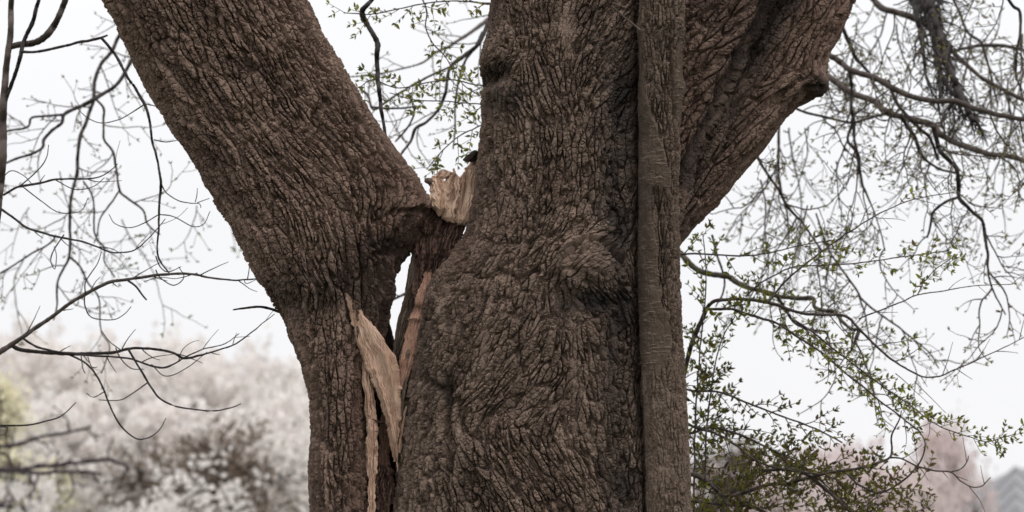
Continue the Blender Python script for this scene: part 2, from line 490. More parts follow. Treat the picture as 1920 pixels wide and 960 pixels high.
def trunk_mask(x, y, Q):
    m = 1 - 0.85 * G(x, y, 1056, 78, 11, 32)
    m = m * (1 - 0.8 * G(x, y, 1112, 517, 34, 27))
    m = m * (1 - 0.7 * G(x, y, 1072, 700, 8, 60)) * (1 - 0.7 * G(x, y, 908, 665, 8, 34))
    return m
def trunk_post(x, y, P):
    # the split furrow that runs down the left buttress, cracks around the burls
    d = -0.045 * np.exp(-0.5 * ((x - (842 + 5 * np.sin(y / 26.0))) / 5.5) ** 2) * sstep(690, 740, y) * (1 - 0.5 * sstep(800, 960, y))
    d -= 0.05 * np.exp(-0.5 * ((x - (1194 + 0.035 * np.maximum(y - 560, 0))) / 6) ** 2)
    d += -0.03 * np.exp(-0.5 * ((y - (742 - 0.5 * np.abs(x - 842))) / 5) ** 2) * np.exp(-0.5 * ((x - 828) / 22) ** 2)
    d += -0.02 * np.exp(-0.5 * ((y - (530 + 6 * np.sin(x / 9.0))) / 3.5) ** 2) * np.exp(-0.5 * ((x - 985) / 55) ** 2)
    d += -0.04 * np.exp(-0.5 * ((y - (466 + 0.012 * (x - 1110) ** 2)) / 4.2) ** 2) * (np.abs(x - 1110) < 60)
    # rings round the big burl
    rr = np.hypot((x - 1112) / 1.25, y - 517)
    up_ = 1 - sstep(520, 560, y)
    d += 0.030 * np.exp(-0.5 * ((rr - 50) / 7) ** 2) * up_ * (1 - sstep(1140, 1175, x) * 0.6)      # callus collar arching over the burl
    d -= 0.022 * np.exp(-0.5 * ((rr - 38) / 4.0) ** 2) * (0.4 + 0.6 * up_)
    d += (0.004 * np.sin(rr / 2.6 + 5 * vnoise(P * 14)) + 0.012 * fbm(P * 45, 4)) * np.exp(-0.5 * (rr / 30) ** 2)
    return d

trunk_rows = [
    (-420, 940, 1300, 9.93, 130), (-100, 928, 1285, 9.93, 128), (0, 920, 1280, 9.93, 126), (60, 912, 1275, 9.93, 126), (100, 905, 1270, 9.93, 127), (140, 900, 1268, 9.93, 128),
    (170, 903, 1265, 9.93, 128), (200, 899, 1262, 9.93, 130), (280, 893, 1258, 9.93, 134), (330, 888, 1258, 9.93, 137), (380, 881, 1258, 9.93, 140),
    (430, 873, 1258, 9.93, 144), (460, 860, 1260, 9.93, 148), (490, 838, 1260, 9.93, 153), (520, 816, 1262, 9.93, 158), (560, 799, 1262, 9.93, 164),
    (600, 794, 1262, 9.93, 168), (640, 782, 1264, 9.93, 172), (700, 768, 1268, 9.93, 175), (760, 758, 1270, 9.93, 178), (800, 751, 1272, 9.93, 180),
    (880, 742, 1275, 9.93, 184), (960, 734, 1278, 9.93, 188), (1100, 716, 1290, 9.95, 200), (1400, 690, 1320, 10, 240), (1650, 640, 1370, 10, 300), (1860, 560, 1450, 10, 400)]
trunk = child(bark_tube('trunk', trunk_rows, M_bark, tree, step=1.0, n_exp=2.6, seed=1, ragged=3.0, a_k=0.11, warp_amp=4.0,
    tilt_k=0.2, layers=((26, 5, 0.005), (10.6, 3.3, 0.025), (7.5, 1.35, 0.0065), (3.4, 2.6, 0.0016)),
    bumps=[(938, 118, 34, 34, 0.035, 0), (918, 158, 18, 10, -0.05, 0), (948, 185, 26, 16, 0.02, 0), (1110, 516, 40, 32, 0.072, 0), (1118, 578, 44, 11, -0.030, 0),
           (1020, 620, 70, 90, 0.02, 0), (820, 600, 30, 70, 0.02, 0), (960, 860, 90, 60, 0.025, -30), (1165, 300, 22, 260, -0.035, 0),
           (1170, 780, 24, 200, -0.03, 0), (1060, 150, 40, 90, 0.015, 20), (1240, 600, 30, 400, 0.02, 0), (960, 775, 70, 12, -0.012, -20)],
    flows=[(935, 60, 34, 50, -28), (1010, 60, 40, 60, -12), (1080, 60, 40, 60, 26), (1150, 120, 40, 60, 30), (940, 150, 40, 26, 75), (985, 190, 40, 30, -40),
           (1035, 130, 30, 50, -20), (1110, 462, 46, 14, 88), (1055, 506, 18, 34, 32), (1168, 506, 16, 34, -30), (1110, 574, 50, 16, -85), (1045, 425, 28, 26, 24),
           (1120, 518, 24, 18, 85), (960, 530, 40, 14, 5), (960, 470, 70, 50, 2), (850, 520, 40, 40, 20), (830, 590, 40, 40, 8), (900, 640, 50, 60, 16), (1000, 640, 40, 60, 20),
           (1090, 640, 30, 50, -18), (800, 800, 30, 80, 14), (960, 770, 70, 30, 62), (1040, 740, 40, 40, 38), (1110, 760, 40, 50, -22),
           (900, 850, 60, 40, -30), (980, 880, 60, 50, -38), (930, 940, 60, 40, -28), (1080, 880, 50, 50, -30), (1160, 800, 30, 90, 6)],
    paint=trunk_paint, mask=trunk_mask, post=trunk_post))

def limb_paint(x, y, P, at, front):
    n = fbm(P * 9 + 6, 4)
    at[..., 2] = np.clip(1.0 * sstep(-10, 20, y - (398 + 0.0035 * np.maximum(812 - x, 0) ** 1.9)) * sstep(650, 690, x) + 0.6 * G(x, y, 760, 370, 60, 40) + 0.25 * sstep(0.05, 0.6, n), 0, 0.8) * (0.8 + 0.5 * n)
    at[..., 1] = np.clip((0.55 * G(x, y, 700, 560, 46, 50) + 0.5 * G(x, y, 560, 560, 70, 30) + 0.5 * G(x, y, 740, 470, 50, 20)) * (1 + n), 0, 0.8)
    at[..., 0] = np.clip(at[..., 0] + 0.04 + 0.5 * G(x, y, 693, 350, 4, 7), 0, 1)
def limb_mask(x, y, Q):
    return 1 - 0.5 * G(x, y, 760, 385, 34, 26)
def limb_post(x, y, P):
    n = 10 * fbm(P * 16, 3)
    c1 = 398 + 0.0035 * np.maximum(812 - x, 0) ** 1.9 + n                     # lip where the outer bark has torn off
    d = 0.014 * sstep(0, 6, c1 - y) * sstep(720, 780, x) * np.exp(-0.5 * np.minimum(y - c1, 0) ** 2 / 26 ** 2)
    d = d - 0.020 * np.exp(-0.5 * ((y - c1 - 5) / 4) ** 2) * sstep(690, 760, x)
    c2 = 470 + 0.30 * (790 - x) + n
    d = d - 0.024 * np.exp(-0.5 * ((y - c2) / 4) ** 2) * sstep(680, 710, x)
    d = d - 0.030 * np.exp(-0.5 * ((x - (655 + 0.10 * (y - 500) + 0.6 * n)) / 4) ** 2) * sstep(430, 480, y) * (1 - sstep(640, 680, y))
    d = d + 0.018 * np.sin(x / 5.5 + 2 * fbm(P * 9, 2)) * sstep(470, 520, y) * (1 - sstep(640, 690, y)) * sstep(665, 690, x)
    return d
limb_rows = [
    (-420, -95, 310, 9.80, 118), (-60, 140, 538, 9.88, 118), (0, 187, 578, 9.89, 118), (50, 213, 606, 9.90, 118), (110, 240, 640, 9.91, 118), (180, 276, 682, 9.92, 118), (240, 310, 718, 9.93, 118),
    (310, 360, 768, 9.93, 118), (345, 380, 797, 9.93, 118), (385, 403, 808, 9.93, 118), (412, 420, 803, 9.93, 116), (450, 443, 788, 9.93, 114), (480, 458, 765, 9.93, 112),
    (510, 474, 747, 9.93, 110), (550, 500, 736, 9.93, 106), (610, 535, 727, 9.94, 106), (650, 552, 718, 9.95, 112), (690, 565, 702, 9.96, 118), (740, 578, 698, 9.97, 124), (800, 583, 698, 9.97, 128),
    (960, 582, 698, 9.97, 136), (1200, 572, 700, 9.98, 160), (1600, 540, 720, 10, 230), (1860, 480, 740, 10, 300)]
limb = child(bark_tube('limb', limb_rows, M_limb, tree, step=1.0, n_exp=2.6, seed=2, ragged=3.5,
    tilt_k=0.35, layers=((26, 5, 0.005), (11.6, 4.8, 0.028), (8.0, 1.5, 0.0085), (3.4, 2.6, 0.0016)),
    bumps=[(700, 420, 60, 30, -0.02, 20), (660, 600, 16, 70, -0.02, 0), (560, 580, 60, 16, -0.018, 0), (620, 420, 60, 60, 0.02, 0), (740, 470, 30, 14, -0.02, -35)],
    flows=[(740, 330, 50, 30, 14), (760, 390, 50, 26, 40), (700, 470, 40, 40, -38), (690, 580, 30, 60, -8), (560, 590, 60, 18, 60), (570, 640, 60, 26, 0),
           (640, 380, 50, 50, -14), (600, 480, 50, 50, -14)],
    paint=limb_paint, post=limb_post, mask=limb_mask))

# right-hand limbs, one in front of the other with a dark valley between them
def rl_post(x, y, P):
    n = 8 * fbm(P * 12, 2)
    d = -0.060 * np.exp(-0.5 * ((x - (1462 - 0.55 * y + n)) / 15) ** 2)
    d = d - 0.030 * np.exp(-0.5 * ((x - (1395 - 0.52 * y + n)) / 7) ** 2) * sstep(-60, 0, y) * (1 - sstep(180, 260, y))
    return d + 0.020 * np.exp(-0.5 * ((x - (1425 - 0.54 * y + n)) / 13) ** 2)
def rl_paint(x, y, P, at, front):
    n = fbm(P * 9 + 8, 4)
    v = np.exp(-0.5 * ((x - (1470 - 0.52 * y)) / 26) ** 2)  # shade of the valley between the limbs, painted along its groove
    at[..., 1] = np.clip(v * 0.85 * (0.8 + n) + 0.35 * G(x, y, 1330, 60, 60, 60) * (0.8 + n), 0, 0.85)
    at[..., 1] = np.maximum(at[..., 1], np.clip(0.9 * G(x, y, 1536, 172, 22, 14) * (1 + n), 0, 0.9))
    at[..., 2] = np.clip(0.3 + 0.4 * n, 0, 0.7)
limbA_rows = [(-420, 1500, 1810, 10.25, 120), (-60, 1275, 1520, 10.14, 118), (0, 1235, 1478, 10.12, 118), (80, 1215, 1440, 10.10, 116), (160, 1200, 1398, 10.08, 112), (240, 1190, 1355, 10.06, 106),
              (320, 1182, 1318, 10.04, 98), (400, 1178, 1290, 10.02, 88), (460, 1176, 1268, 10, 78), (560, 1170, 1240, 10, 66)]
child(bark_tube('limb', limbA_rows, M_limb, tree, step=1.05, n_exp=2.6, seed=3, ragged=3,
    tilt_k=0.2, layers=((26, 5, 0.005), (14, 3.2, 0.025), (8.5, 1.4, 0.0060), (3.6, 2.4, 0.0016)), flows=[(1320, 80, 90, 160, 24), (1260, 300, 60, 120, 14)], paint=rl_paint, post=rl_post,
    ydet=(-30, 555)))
limbB_rows = [(-420, 1725, 1900, 10.40, 115), (-60, 1465, 1632, 10.26, 112), (0, 1432, 1607, 10.24, 112), (40, 1415, 1592, 10.22, 112), (100, 1392, 1560, 10.20, 110), (130, 1380, 1553, 10.2, 108), (165, 1362, 1546, 10.18, 106),
              (184, 1350, 1528, 10.17, 104), (194, 1344, 1500, 10.17, 102), (225, 1325, 1472, 10.15, 98), (255, 1308, 1450, 10.13, 94), (300, 1285, 1414, 10.12, 88), (350, 1255, 1376, 10.10, 82),
              (380, 1238, 1352, 10.09, 78), (430, 1215, 1302, 10.06, 70), (462, 1200, 1277, 10.04, 64), (560, 1180, 1240, 10.0, 50)]
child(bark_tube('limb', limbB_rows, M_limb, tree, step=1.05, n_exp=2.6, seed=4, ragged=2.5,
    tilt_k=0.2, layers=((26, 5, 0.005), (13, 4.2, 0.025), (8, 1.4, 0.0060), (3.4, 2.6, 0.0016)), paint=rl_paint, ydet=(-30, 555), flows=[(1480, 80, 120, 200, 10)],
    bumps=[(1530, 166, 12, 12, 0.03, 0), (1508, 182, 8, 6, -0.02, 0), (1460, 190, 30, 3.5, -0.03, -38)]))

# torn wood in the crack and at the fork -------------------------------------------------
def shard(name, rows, mat, seed, jag=2.5, fib=0.003, yr=None, n_exp=3.2, lay=((4.5, 30.0, 0.0050), (2.4, 22.0, 0.0024)), lumps=0.006, step=0.9, bumps=(), label=None):
    lay = tuple((a, b, c * fib / 0.003) for a, b, c in lay)
    yy = (rows[0][0] - 5, min(rows[-1][0] + 5, 1000)) if yr is None else yr
    o = child(bark_tube(name, rows, mat, tree, step=step, layers=lay, n_exp=n_exp, seed=seed, ragged=0, jag=jag, ydet=yy, warp_amp=0.5, lumps=lumps, bumps=bumps, soft=True, fine_k=0.25, a_k=0.03))
    if label: o['label'] = label
    return o
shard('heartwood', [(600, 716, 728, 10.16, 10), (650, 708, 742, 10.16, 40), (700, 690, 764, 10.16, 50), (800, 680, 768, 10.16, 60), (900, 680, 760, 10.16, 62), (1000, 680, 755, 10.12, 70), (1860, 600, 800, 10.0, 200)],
      M_rot, 11, jag=1, fib=0.008, step=2.0, yr=(595, 1000), label='rotten wood deep in the crack, coloured darker for the cavity shade')
shard('torn_wood', [(538, 648, 650, 9.78, 1), (552, 649, 656, 9.77, 3), (570, 651, 667, 9.77, 6), (600, 657, 691, 9.77, 8), (625, 664, 712, 9.775, 10), (645, 669, 722, 9.78, 12), (668, 677, 740, 9.785, 13), (700, 690, 750, 9.79, 14),
                    (730, 702, 753, 9.795, 14), (770, 716, 751, 9.80, 12), (800, 724, 750, 9.80, 10), (830, 732, 747, 9.80, 7), (866, 738, 741, 9.80, 3)], M_wood, 12, jag=4.5, fib=0.0012,
      bumps=[(712, 690, 10, 40, -0.012, -28), (735, 720, 5, 60, 0.012, -14)], label='large pale tan torn slab of wood')
shard('splinter', [(548, 664, 666, 9.765, 2), (575, 664, 674, 9.765, 3), (600, 668, 678, 9.765, 3), (625, 674, 680, 9.77, 2)], M_wood, 24, jag=3)
shard('splinter', [(585, 676, 677, 9.765, 1), (610, 684, 694, 9.765, 4), (640, 700, 712, 9.77, 4), (668, 714, 722, 9.775, 3)], M_wood, 25, jag=3)
shard('splinter', [(612, 700, 701, 9.775, 1), (635, 706, 714, 9.775, 4), (665, 722, 731, 9.78, 4), (700, 734, 742, 9.78, 3)], M_pink, 26, jag=3)
shard('splinter', [(690, 700, 706, 9.765, 4), (740, 716, 724, 9.77, 5), (790, 730, 736, 9.775, 5), (830, 739, 743, 9.78, 3)], M_wood, 27, jag=3)
shard('splinter', [(762, 724, 730, 9.775, 4), (810, 735, 741, 9.78, 4), (845, 742, 745, 9.785, 2), (884, 744, 746, 9.79, 1)], M_wood, 28, jag=2.5)
shard('splinter', [(664, 680, 683, 9.79, 2), (690, 677, 690, 9.79, 5), (740, 683, 699, 9.79, 6), (780, 687, 704, 9.79, 7), (850, 688, 707, 9.785, 7), (900, 690, 704, 9.78, 7), (960, 691, 702, 9.775, 6), (1060, 690, 700, 9.77, 6), (1120, 694, 697, 9.77, 3)], M_wood, 13, jag=3.5, fib=0.004)
shard('splinter', [(672, 690, 692, 9.80, 1), (700, 692, 697, 9.80, 3), (760, 699, 705, 9.80, 4), (800, 703, 707, 9.80, 3)], M_wood, 29, jag=2)
shard('splinter', [(735, 716, 722, 9.93, 5), (770, 717, 735, 9.92, 10), (800, 714, 733, 9.92, 10), (850, 709, 731, 9.92, 10), (884, 704, 733, 9.91, 10)], M_pink, 14, jag=3)
shard('torn_wood', [(876, 706, 728, 9.86, 10), (884, 701, 737, 9.85, 16), (905, 699, 739, 9.85, 20), (960, 700, 734, 9.85, 22), (1060, 700, 730, 9.85, 22)], M_rot2, 15, jag=6, fib=0.02, lumps=0.04)
shard('weathered_board', [(452, 780, 830, 9.99, 12), (480, 774, 820, 9.98, 14), (510, 767, 804, 9.97, 14), (535, 762, 794, 9.96, 14), (580, 751, 784, 9.96, 13), (612, 742, 776, 9.95, 12), (640, 738, 768, 9.94, 12), (664, 735, 756, 9.93, 10), (720, 742, 756, 9.93, 8)],
      M_grey, 16, jag=1.5, fib=0.005, n_exp=4)
shard('torn_wood', [(505, 800, 812, 9.93, 6), (530, 790, 808, 9.91, 9), (556, 780, 801, 9.89, 11), (600, 769, 795, 9.87, 13), (640, 758, 786, 9.85, 13), (680, 749, 776, 9.83, 13), (710, 746, 766, 9.82, 11), (770, 746, 754, 9.82, 5)], M_pink, 17, jag=4, fib=0.002,
      bumps=[(785, 580, 12, 5, -0.02, 0), (778, 600, 10, 3, 0.012, 0)], label='pinkish strip of heartwood')
shard('splinter', [(655, 764, 766, 9.81, 2), (700, 758, 766, 9.81, 5), (740, 752, 760, 9.80, 6), (790, 746, 753, 9.80, 6), (830, 746, 749, 9.80, 3)], M_grey, 18, jag=2)
shard('splinter', [(762, 760, 762, 9.80, 2), (800, 752, 757, 9.79, 3), (850, 747, 750, 9.79, 2)], M_wood, 30, jag=1.5)
# brown rotten wood between the limb and the trunk, under the pale tear
shard('torn_wood', [(384, 812, 884, 10.0, 20), (420, 790, 882, 10.0, 30), (448, 780, 872, 10.0, 32), (470, 778, 864, 9.99, 32), (500, 780, 846, 9.98, 28), (530, 782, 820, 9.96, 20), (562, 782, 804, 9.93, 12)],
      M_rot2, 19, jag=5, fib=0.012, lumps=0.04)
shard('torn_wood', [(296, 884, 898, 10.0, 4), (310, 872, 898, 9.99, 8), (330, 862, 897, 9.98, 10), (350, 852, 896, 9.97, 11), (375, 846, 893, 9.96, 12), (398, 842, 889, 9.95, 12), (412, 846, 880, 9.94, 8), (420, 856, 870, 9.94, 3)],
      M_pale, 20, jag=6, fib=0.0035, n_exp=3.6, lumps=0.012, bumps=[(872, 350, 5, 40, -0.02, 12), (880, 330, 4, 30, 0.015, 12)], label='broad pale torn face of wood in the fork')
shard('torn_wood', [(322, 844, 852, 9.98, 3), (332, 836, 866, 9.97, 7), (348, 828, 868, 9.96, 10), (370, 824, 866, 9.95, 12), (392, 824, 862, 9.94, 12), (408, 832, 858, 9.93, 8), (416, 840, 850, 9.93, 3)], M_pale, 40, jag=8, fib=0.004, n_exp=3.6, lumps=0.015)
shard('torn_wood', [(330, 812, 818, 9.96, 3), (340, 807, 832, 9.95, 7), (356, 806, 838, 9.94, 9), (374, 808, 842, 9.93, 9), (392, 818, 840, 9.92, 7), (402, 826, 836, 9.92, 3)], M_pale, 21, jag=7, fib=0.004, n_exp=3.6, lumps=0.015)
shard('splinter', [(316, 850, 854, 9.97, 2), (328, 844, 854, 9.96, 5), (345, 838, 850, 9.95, 6), (362, 832, 846, 9.94, 5), (384, 834, 840, 9.93, 2)], M_pale, 41, jag=4, fib=0.005)
shard('splinter', [(318, 828, 834, 9.96, 3), (324, 820, 848, 9.955, 5), (331, 815, 842, 9.95, 5), (340, 812, 822, 9.95, 3)], M_wood, 42, jag=5, fib=0.005)
shard('splinter', [(322, 868, 872, 9.96, 2), (345, 862, 872, 9.95, 5), (375, 858, 868, 9.94, 5), (402, 858, 862, 9.93, 2)], M_wood, 43, jag=4, fib=0.005)
shard('splinter', [(352, 846, 852, 9.93, 3), (370, 842, 854, 9.925, 4), (396, 846, 852, 9.92, 3), (418, 848, 851, 9.92, 1)], M_pink, 44, jag=4, fib=0.005)
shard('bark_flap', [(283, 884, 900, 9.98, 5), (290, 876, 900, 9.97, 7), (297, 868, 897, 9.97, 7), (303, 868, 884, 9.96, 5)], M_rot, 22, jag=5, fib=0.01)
shard('bark_flap', [(334, 798, 810, 9.94, 3), (340, 797, 817, 9.94, 5), (346, 806, 818, 9.94, 3)], M_grey, 23, jag=1)

# ------------------------------------------------------------------ the young stem in front
def sap_rough(x, y):
    r = G(x, y, 1236, 100, 24, 60) + sstep(50, 75, y) * (1 - sstep(300, 330, y)) * np.exp(-0.5 * ((x - (1234 + np.maximum(y - 180, 0) * 0.28)) / 17) ** 2)
    r = r + np.exp(-0.5 * ((x - (1232 + (y - 380) * 0.10)) / 11) ** 2) * sstep(345, 365, y) * (1 - sstep(560, 600, y))
    r = r + np.exp(-0.5 * ((x - 1272) / 13) ** 2) * sstep(200, 330, y)
    r = r + sstep(640, 760, y) * 0.9 + (1 - sstep(40, 70, y)) * 0.8
    return np.clip(r, 0, 1)
def sap_mask(x, y, Q):
    return 0.12 + (1.0 - 0.5 * sstep(600, 720, y)) * sstep(0.35, 0.6, sap_rough(x, y) + 0.2 * fbm(Q * 20, 3))
def sap_post(x, y, P):
    m = 1 - sstep(0.3, 0.6, sap_rough(x, y))
    c = P * np.array([34, 34, 190]) + 3
    d = 0.0018 * m * sstep(0.25, 0.55, fbm(c, 2)) + 0.004 * fbm(P * 30, 3)                       # lenticels
    d = d - 0.024 * np.exp(-0.5 * ((x - (1232 + (y - 380) * 0.11)) / 7) ** 2) * sstep(350, 372, y) * (1 - sstep(560, 600, y))
    d = d + 0.006 * np.exp(-0.5 * ((y - 50) / 9) ** 2)
    d = d - 0.02 * np.exp(-0.5 * ((x - (1258 + np.maximum(y - 120, 0) * 0.06)) / 2.2) ** 2) * sstep(90, 120, y) * (1 - sstep(380, 420, y))
    return d
def sap_paint(x, y, P, at, front):
    n = fbm(P * 12, 4)
    r = sstep(0.3, 0.6, sap_rough(x, y) + 0.2 * n)
    at[..., 1] = np.clip((1 - r) * 0.7 + 0.1 * n, 0, 0.9)
    at[..., 2] = np.clip(r * 0.25 + 0.3 * n, 0, 1)
    ll = sstep(0.15, 0.5, fbm(P * np.array([34, 34, 190]) + 3, 2)) * (1 - r)
    at[..., 1] *= 1 - 0.6 * ll
    at[..., 0] = np.clip(at[..., 0] + 0.12 * r + 0.3 * ll - 0.05 + 0.16 * sstep(620, 760, y) + 0.5 * G(x, y, 1218, 298, 10, 2.6) + 0.4 * G(x, y, 1284, 168, 6, 9), 0, 1)
stem_t = thing('young_tree', 'slim straight upright stem with smooth and scabby bark, growing against the cracked tree', 'tree', (0.56, 9.7, 0))
o = bark_tube('trunk', [(-420, 1200, 1288, 9.70, 40), (0, 1197, 1286, 9.70, 41), (60, 1194, 1286, 9.70, 43), (100, 1197, 1280, 9.70, 41), (200, 1196, 1278, 9.70, 40), (300, 1196, 1276, 9.70, 40), (420, 1196, 1274, 9.70, 40),
                        (520, 1196, 1276, 9.70, 41), (600, 1198, 1279, 9.68, 41), (700, 1203, 1285, 9.66, 42), (800, 1208, 1291, 9.65, 43), (960, 1212, 1297, 9.64, 45), (1200, 1218, 1310, 9.68, 46), (1860, 1225, 1345, 9.6, 60)],
              M_sap, stem_t, step=1.3, layers=((7.5, 5.0, 0.014), (4.5, 2.2, 0.005), (2.4, 1.5, 0.0016)), seed=31, ragged=2.5, warp_amp=3,
              mask=sap_mask, post=sap_post, paint=sap_paint, lumps=0.004,
              bumps=[(1230, 50, 26, 16, 0.006, 0), (1285, 168, 8, 12, 0.02, 0), (1240, 690, 40, 60, 0.006, 0)])
o.matrix_parent_inverse = Matrix.Translation((-0.56, -9.7, 0))

# ================================================================== BRANCHES, TWIGS, LEAVES
def crom(pts, step):
    p = np.array(pts, float)
    if len(p) == 2: p = np.array([p[0], (p[0] + p[1]) / 2, p[1]])
    q = np.concatenate([[2 * p[0] - p[1]], p, [2 * p[-1] - p[-2]]])
    out = []
    for i in range(1, len(q) - 2):
        n = max(2, int(np.hypot(*(q[i + 1] - q[i])[:2]) / step))
        t = np.arange(n)[:, None] / n
        a, b, c, d = q[i - 1], q[i], q[i + 1], q[i + 2]
        out.append(0.5 * (2 * b + (c - a) * t + (2 * a - 5 * b + 4 * c - d) * t ** 2 + (3 * b - a - 3 * c + d) * t ** 3))
    out.append(p[-1:])
    return np.concatenate(out)

class Tubes:
    def __init__(s): s.v = []; s.q = []; s.n = 0
    def add(s, P, r, k=6):
        P = np.asarray(P, float); n = len(P)
        if n < 2: return
        r = np.broadcast_to(np.asarray(r, float), (n,))
        t = np.gradient(P, axis=0); t /= np.linalg.norm(t, axis=1, keepdims=True) + 1e-12
        ref = np.where(np.abs(t[:, 1:2]) > 0.9, np.array([[1., 0, 0]]), np.array([[0, 1., 0]]))
        a = np.cross(t, ref); a /= np.linalg.norm(a, axis=1, keepdims=True) + 1e-12
        b = np.cross(t, a)
        ph = np.arange(k) * 2 * math.pi / k
        ring = P[:, None] + r[:, None, None] * (a[:, None] * np.cos(ph)[None, :, None] + b[:, None] * np.sin(ph)[None, :, None])
        s.v.append(ring.reshape(-1, 3))
        I_, J_ = np.meshgrid(np.arange(n - 1), np.arange(k), indexing='ij'); Jn = (J_ + 1) % k
        s.q.append(np.stack([I_ * k + J_, (I_ + 1) * k + J_, (I_ + 1) * k + Jn, I_ * k + Jn], -1).reshape(-1, 4) + s.n)
        if k == 4 or k == 6 or k == 8:
            for base in (0, (n - 1) * k):
                c = np.arange(k) + base
                for m in range(1, k - 2, 2): s.q.append(np.array([[c[0], c[m], c[m + 1], c[m + 2]]]) + s.n)
        s.n += n * k
    def build(s, name, mat, parent):
        if not s.v: return None
        me = np_mesh(name, np.concatenate(s.v), np.concatenate(s.q))
        o = link(name, me, mat, parent)
        if parent is not None: o.matrix_parent_inverse = Matrix.Translation(-Vector(parent.location))
        return o

class Leaves:
    def __init__(s): s.P = []; s.D = []; s.S = []; s.W = []; s.Nn = []
    def add(s, p, d, size, wide=0.42, nrm=None):
        s.P.append(p); s.D.append(d); s.S.append(size); s.W.append(wide); s.Nn.append(nrm if nrm is not None else (R.uniform(-1, 1), R.uniform(-1, 1), R.uniform(-1, 1)))
    def build(s, name, mat, parent):
        if not s.P: return None
        P = np.array(s.P); D = np.array(s.D); S = np.array(s.S)[:, None]; Wd = np.array(s.W)[:, None]; Nn = np.array(s.Nn)
        D = D / (np.linalg.norm(D, axis=1, keepdims=True) + 1e-9)
        side = np.cross(D, Nn); side /= np.linalg.norm(side, axis=1, keepdims=True) + 1e-9
        up = np.cross(side, D)
        L = [P, P + D * S * 0.28 + side * S * Wd * 0.42 + up * S * 0.07, P + D * S * 0.28 - side * S * Wd * 0.42 + up * S * 0.07,
             P + D * S * 0.62 + side * S * Wd * 0.36 + up * S * 0.05, P + D * S * 0.62 - side * S * Wd * 0.36 + up * S * 0.05,
             P + D * S * 0.45 - up * S * 0.03, P + D * S - up * S * 0.10]
        V = np.stack(L, 1); n = len(P)
        T = np.array([[0, 1, 5], [0, 5, 2], [1, 3, 5], [2, 5, 4], [3, 6, 5], [4, 5, 6]])
        T = (T[None] + 7 * np.arange(n)[:, None, None]).reshape(-1, 3)
        me = np_mesh(name, V.reshape(-1, 3), None, T, False)
        o = link(name, me, mat, parent)
        if parent is not None: o.matrix_parent_inverse = Matrix.Translation(-Vector(parent.location))
        return o

def leaf_mat(name, cols, trans=0.3, rough=0.6):
    m, nt, b = mat_new(name)
    N = nt.nodes.new; K = nt.links.new
    g = N('ShaderNodeNewGeometry'); r = N('ShaderNodeValToRGB')
    e = r.color_ramp.elements
    e[0].position = 0; e[0].color = (*cols[0], 1); e[1].position = 1; e[1].color = (*cols[-1], 1)
    for i, c in enumerate(cols[1:-1]):
        x = e.new((i + 1) / (len(cols) - 1)); x.color = (*c, 1)
    K(g.outputs['Random Per Island'], r.inputs['Fac']); K(r.outputs['Color'], b.inputs['Base Color'])
    b.inputs['Roughness'].default_value = rough
    b.inputs['Specular IOR Level'].default_value = 0.3
    if trans:
        tr = N('ShaderNodeBsdfTranslucent'); K(r.outputs['Color'], tr.inputs['Color'])
        mx = N('ShaderNodeMixShader'); mx.inputs[0].default_value = trans
        out = nt.nodes['Material Output']
        K(b.outputs[0], mx.inputs[1]); K(tr.outputs[0], mx.inputs[2]); K(mx.outputs[0], out.inputs[0])
    return m

M_twig = simple_mat('twig_bark', (0.060, 0.044, 0.036), 0.8, 0.35, 30)
M_twig_d = simple_mat('dark_twig_bark', (0.024, 0.017, 0.015), 0.8, 0.3, 30)
M_twig_g = simple_mat('grey_branch_bark', (0.095, 0.072, 0.062), 0.85, 0.3, 40, 0.002)
M_moss = simple_mat('mossy_branch_bark', (0.045, 0.040, 0.024), 0.9, 0.5, 22, 0.003)
M_leaf = leaf_mat('young_leaf', [(0.055, 0.068, 0.012), (0.19, 0.205, 0.026), (0.13, 0.14, 0.02), (0.30, 0.31, 0.042), (0.13, 0.085, 0.025)], 0.4)
M_leaf_b = leaf_mat('olive_leaf', [(0.040, 0.036, 0.010), (0.11, 0.10, 0.018), (0.17, 0.165, 0.026), (0.10, 0.060, 0.022)], 0.35)
M_bud = leaf_mat('green_bud', [(0.17, 0.155, 0.065), (0.26, 0.25, 0.10), (0.14, 0.10, 0.07)], 0.35)

def wob(n, amp, seed):
    x = np.arange(n) * 0.23
    return amp * fbm(np.stack([x, x * 0 + seed, x * 0], -1), 2) * np.minimum(np.arange(n) / 6.0, 1)

def draw(tb, pts, Y0, Y1=None, step=5, k=6, wig=1.2, knob=0.10):
    """pts: (px, py, width px). Returns the sampled track (px, py, w, Y)."""
    Y1 = Y0 if Y1 is None else Y1
    pts = [p if len(p) == 3 else (p[0], p[1], None) for p in pts]
    w = [p[2] for p in pts]; last = next((v for v in w if v), 3)
    for i, v in enumerate(w):
        if v is None: w[i] = last * 0.88
        last = w[i]
    T = crom([(p[0], p[1], ww) for p, ww in zip(pts, w)], step)
    n = len(T); sd = R.uniform(0, 99)
    T[:, 0] += wob(n, wig, sd); T[:, 1] += wob(n, wig, sd + 7)
    Y = np.linspace(Y0, Y1, n) + wob(n, 0.05, sd + 3)
    P = W(T[:, 0], T[:, 1], Y)
    r = np.maximum(T[:, 2] * 0.9, 0.9) / 2 * MPP(Y) * (1 + knob * np.array([R.uniform(-1, 1) for _ in range(n)]))
    tb.add(P, r, k)
    return np.column_stack([T, Y])

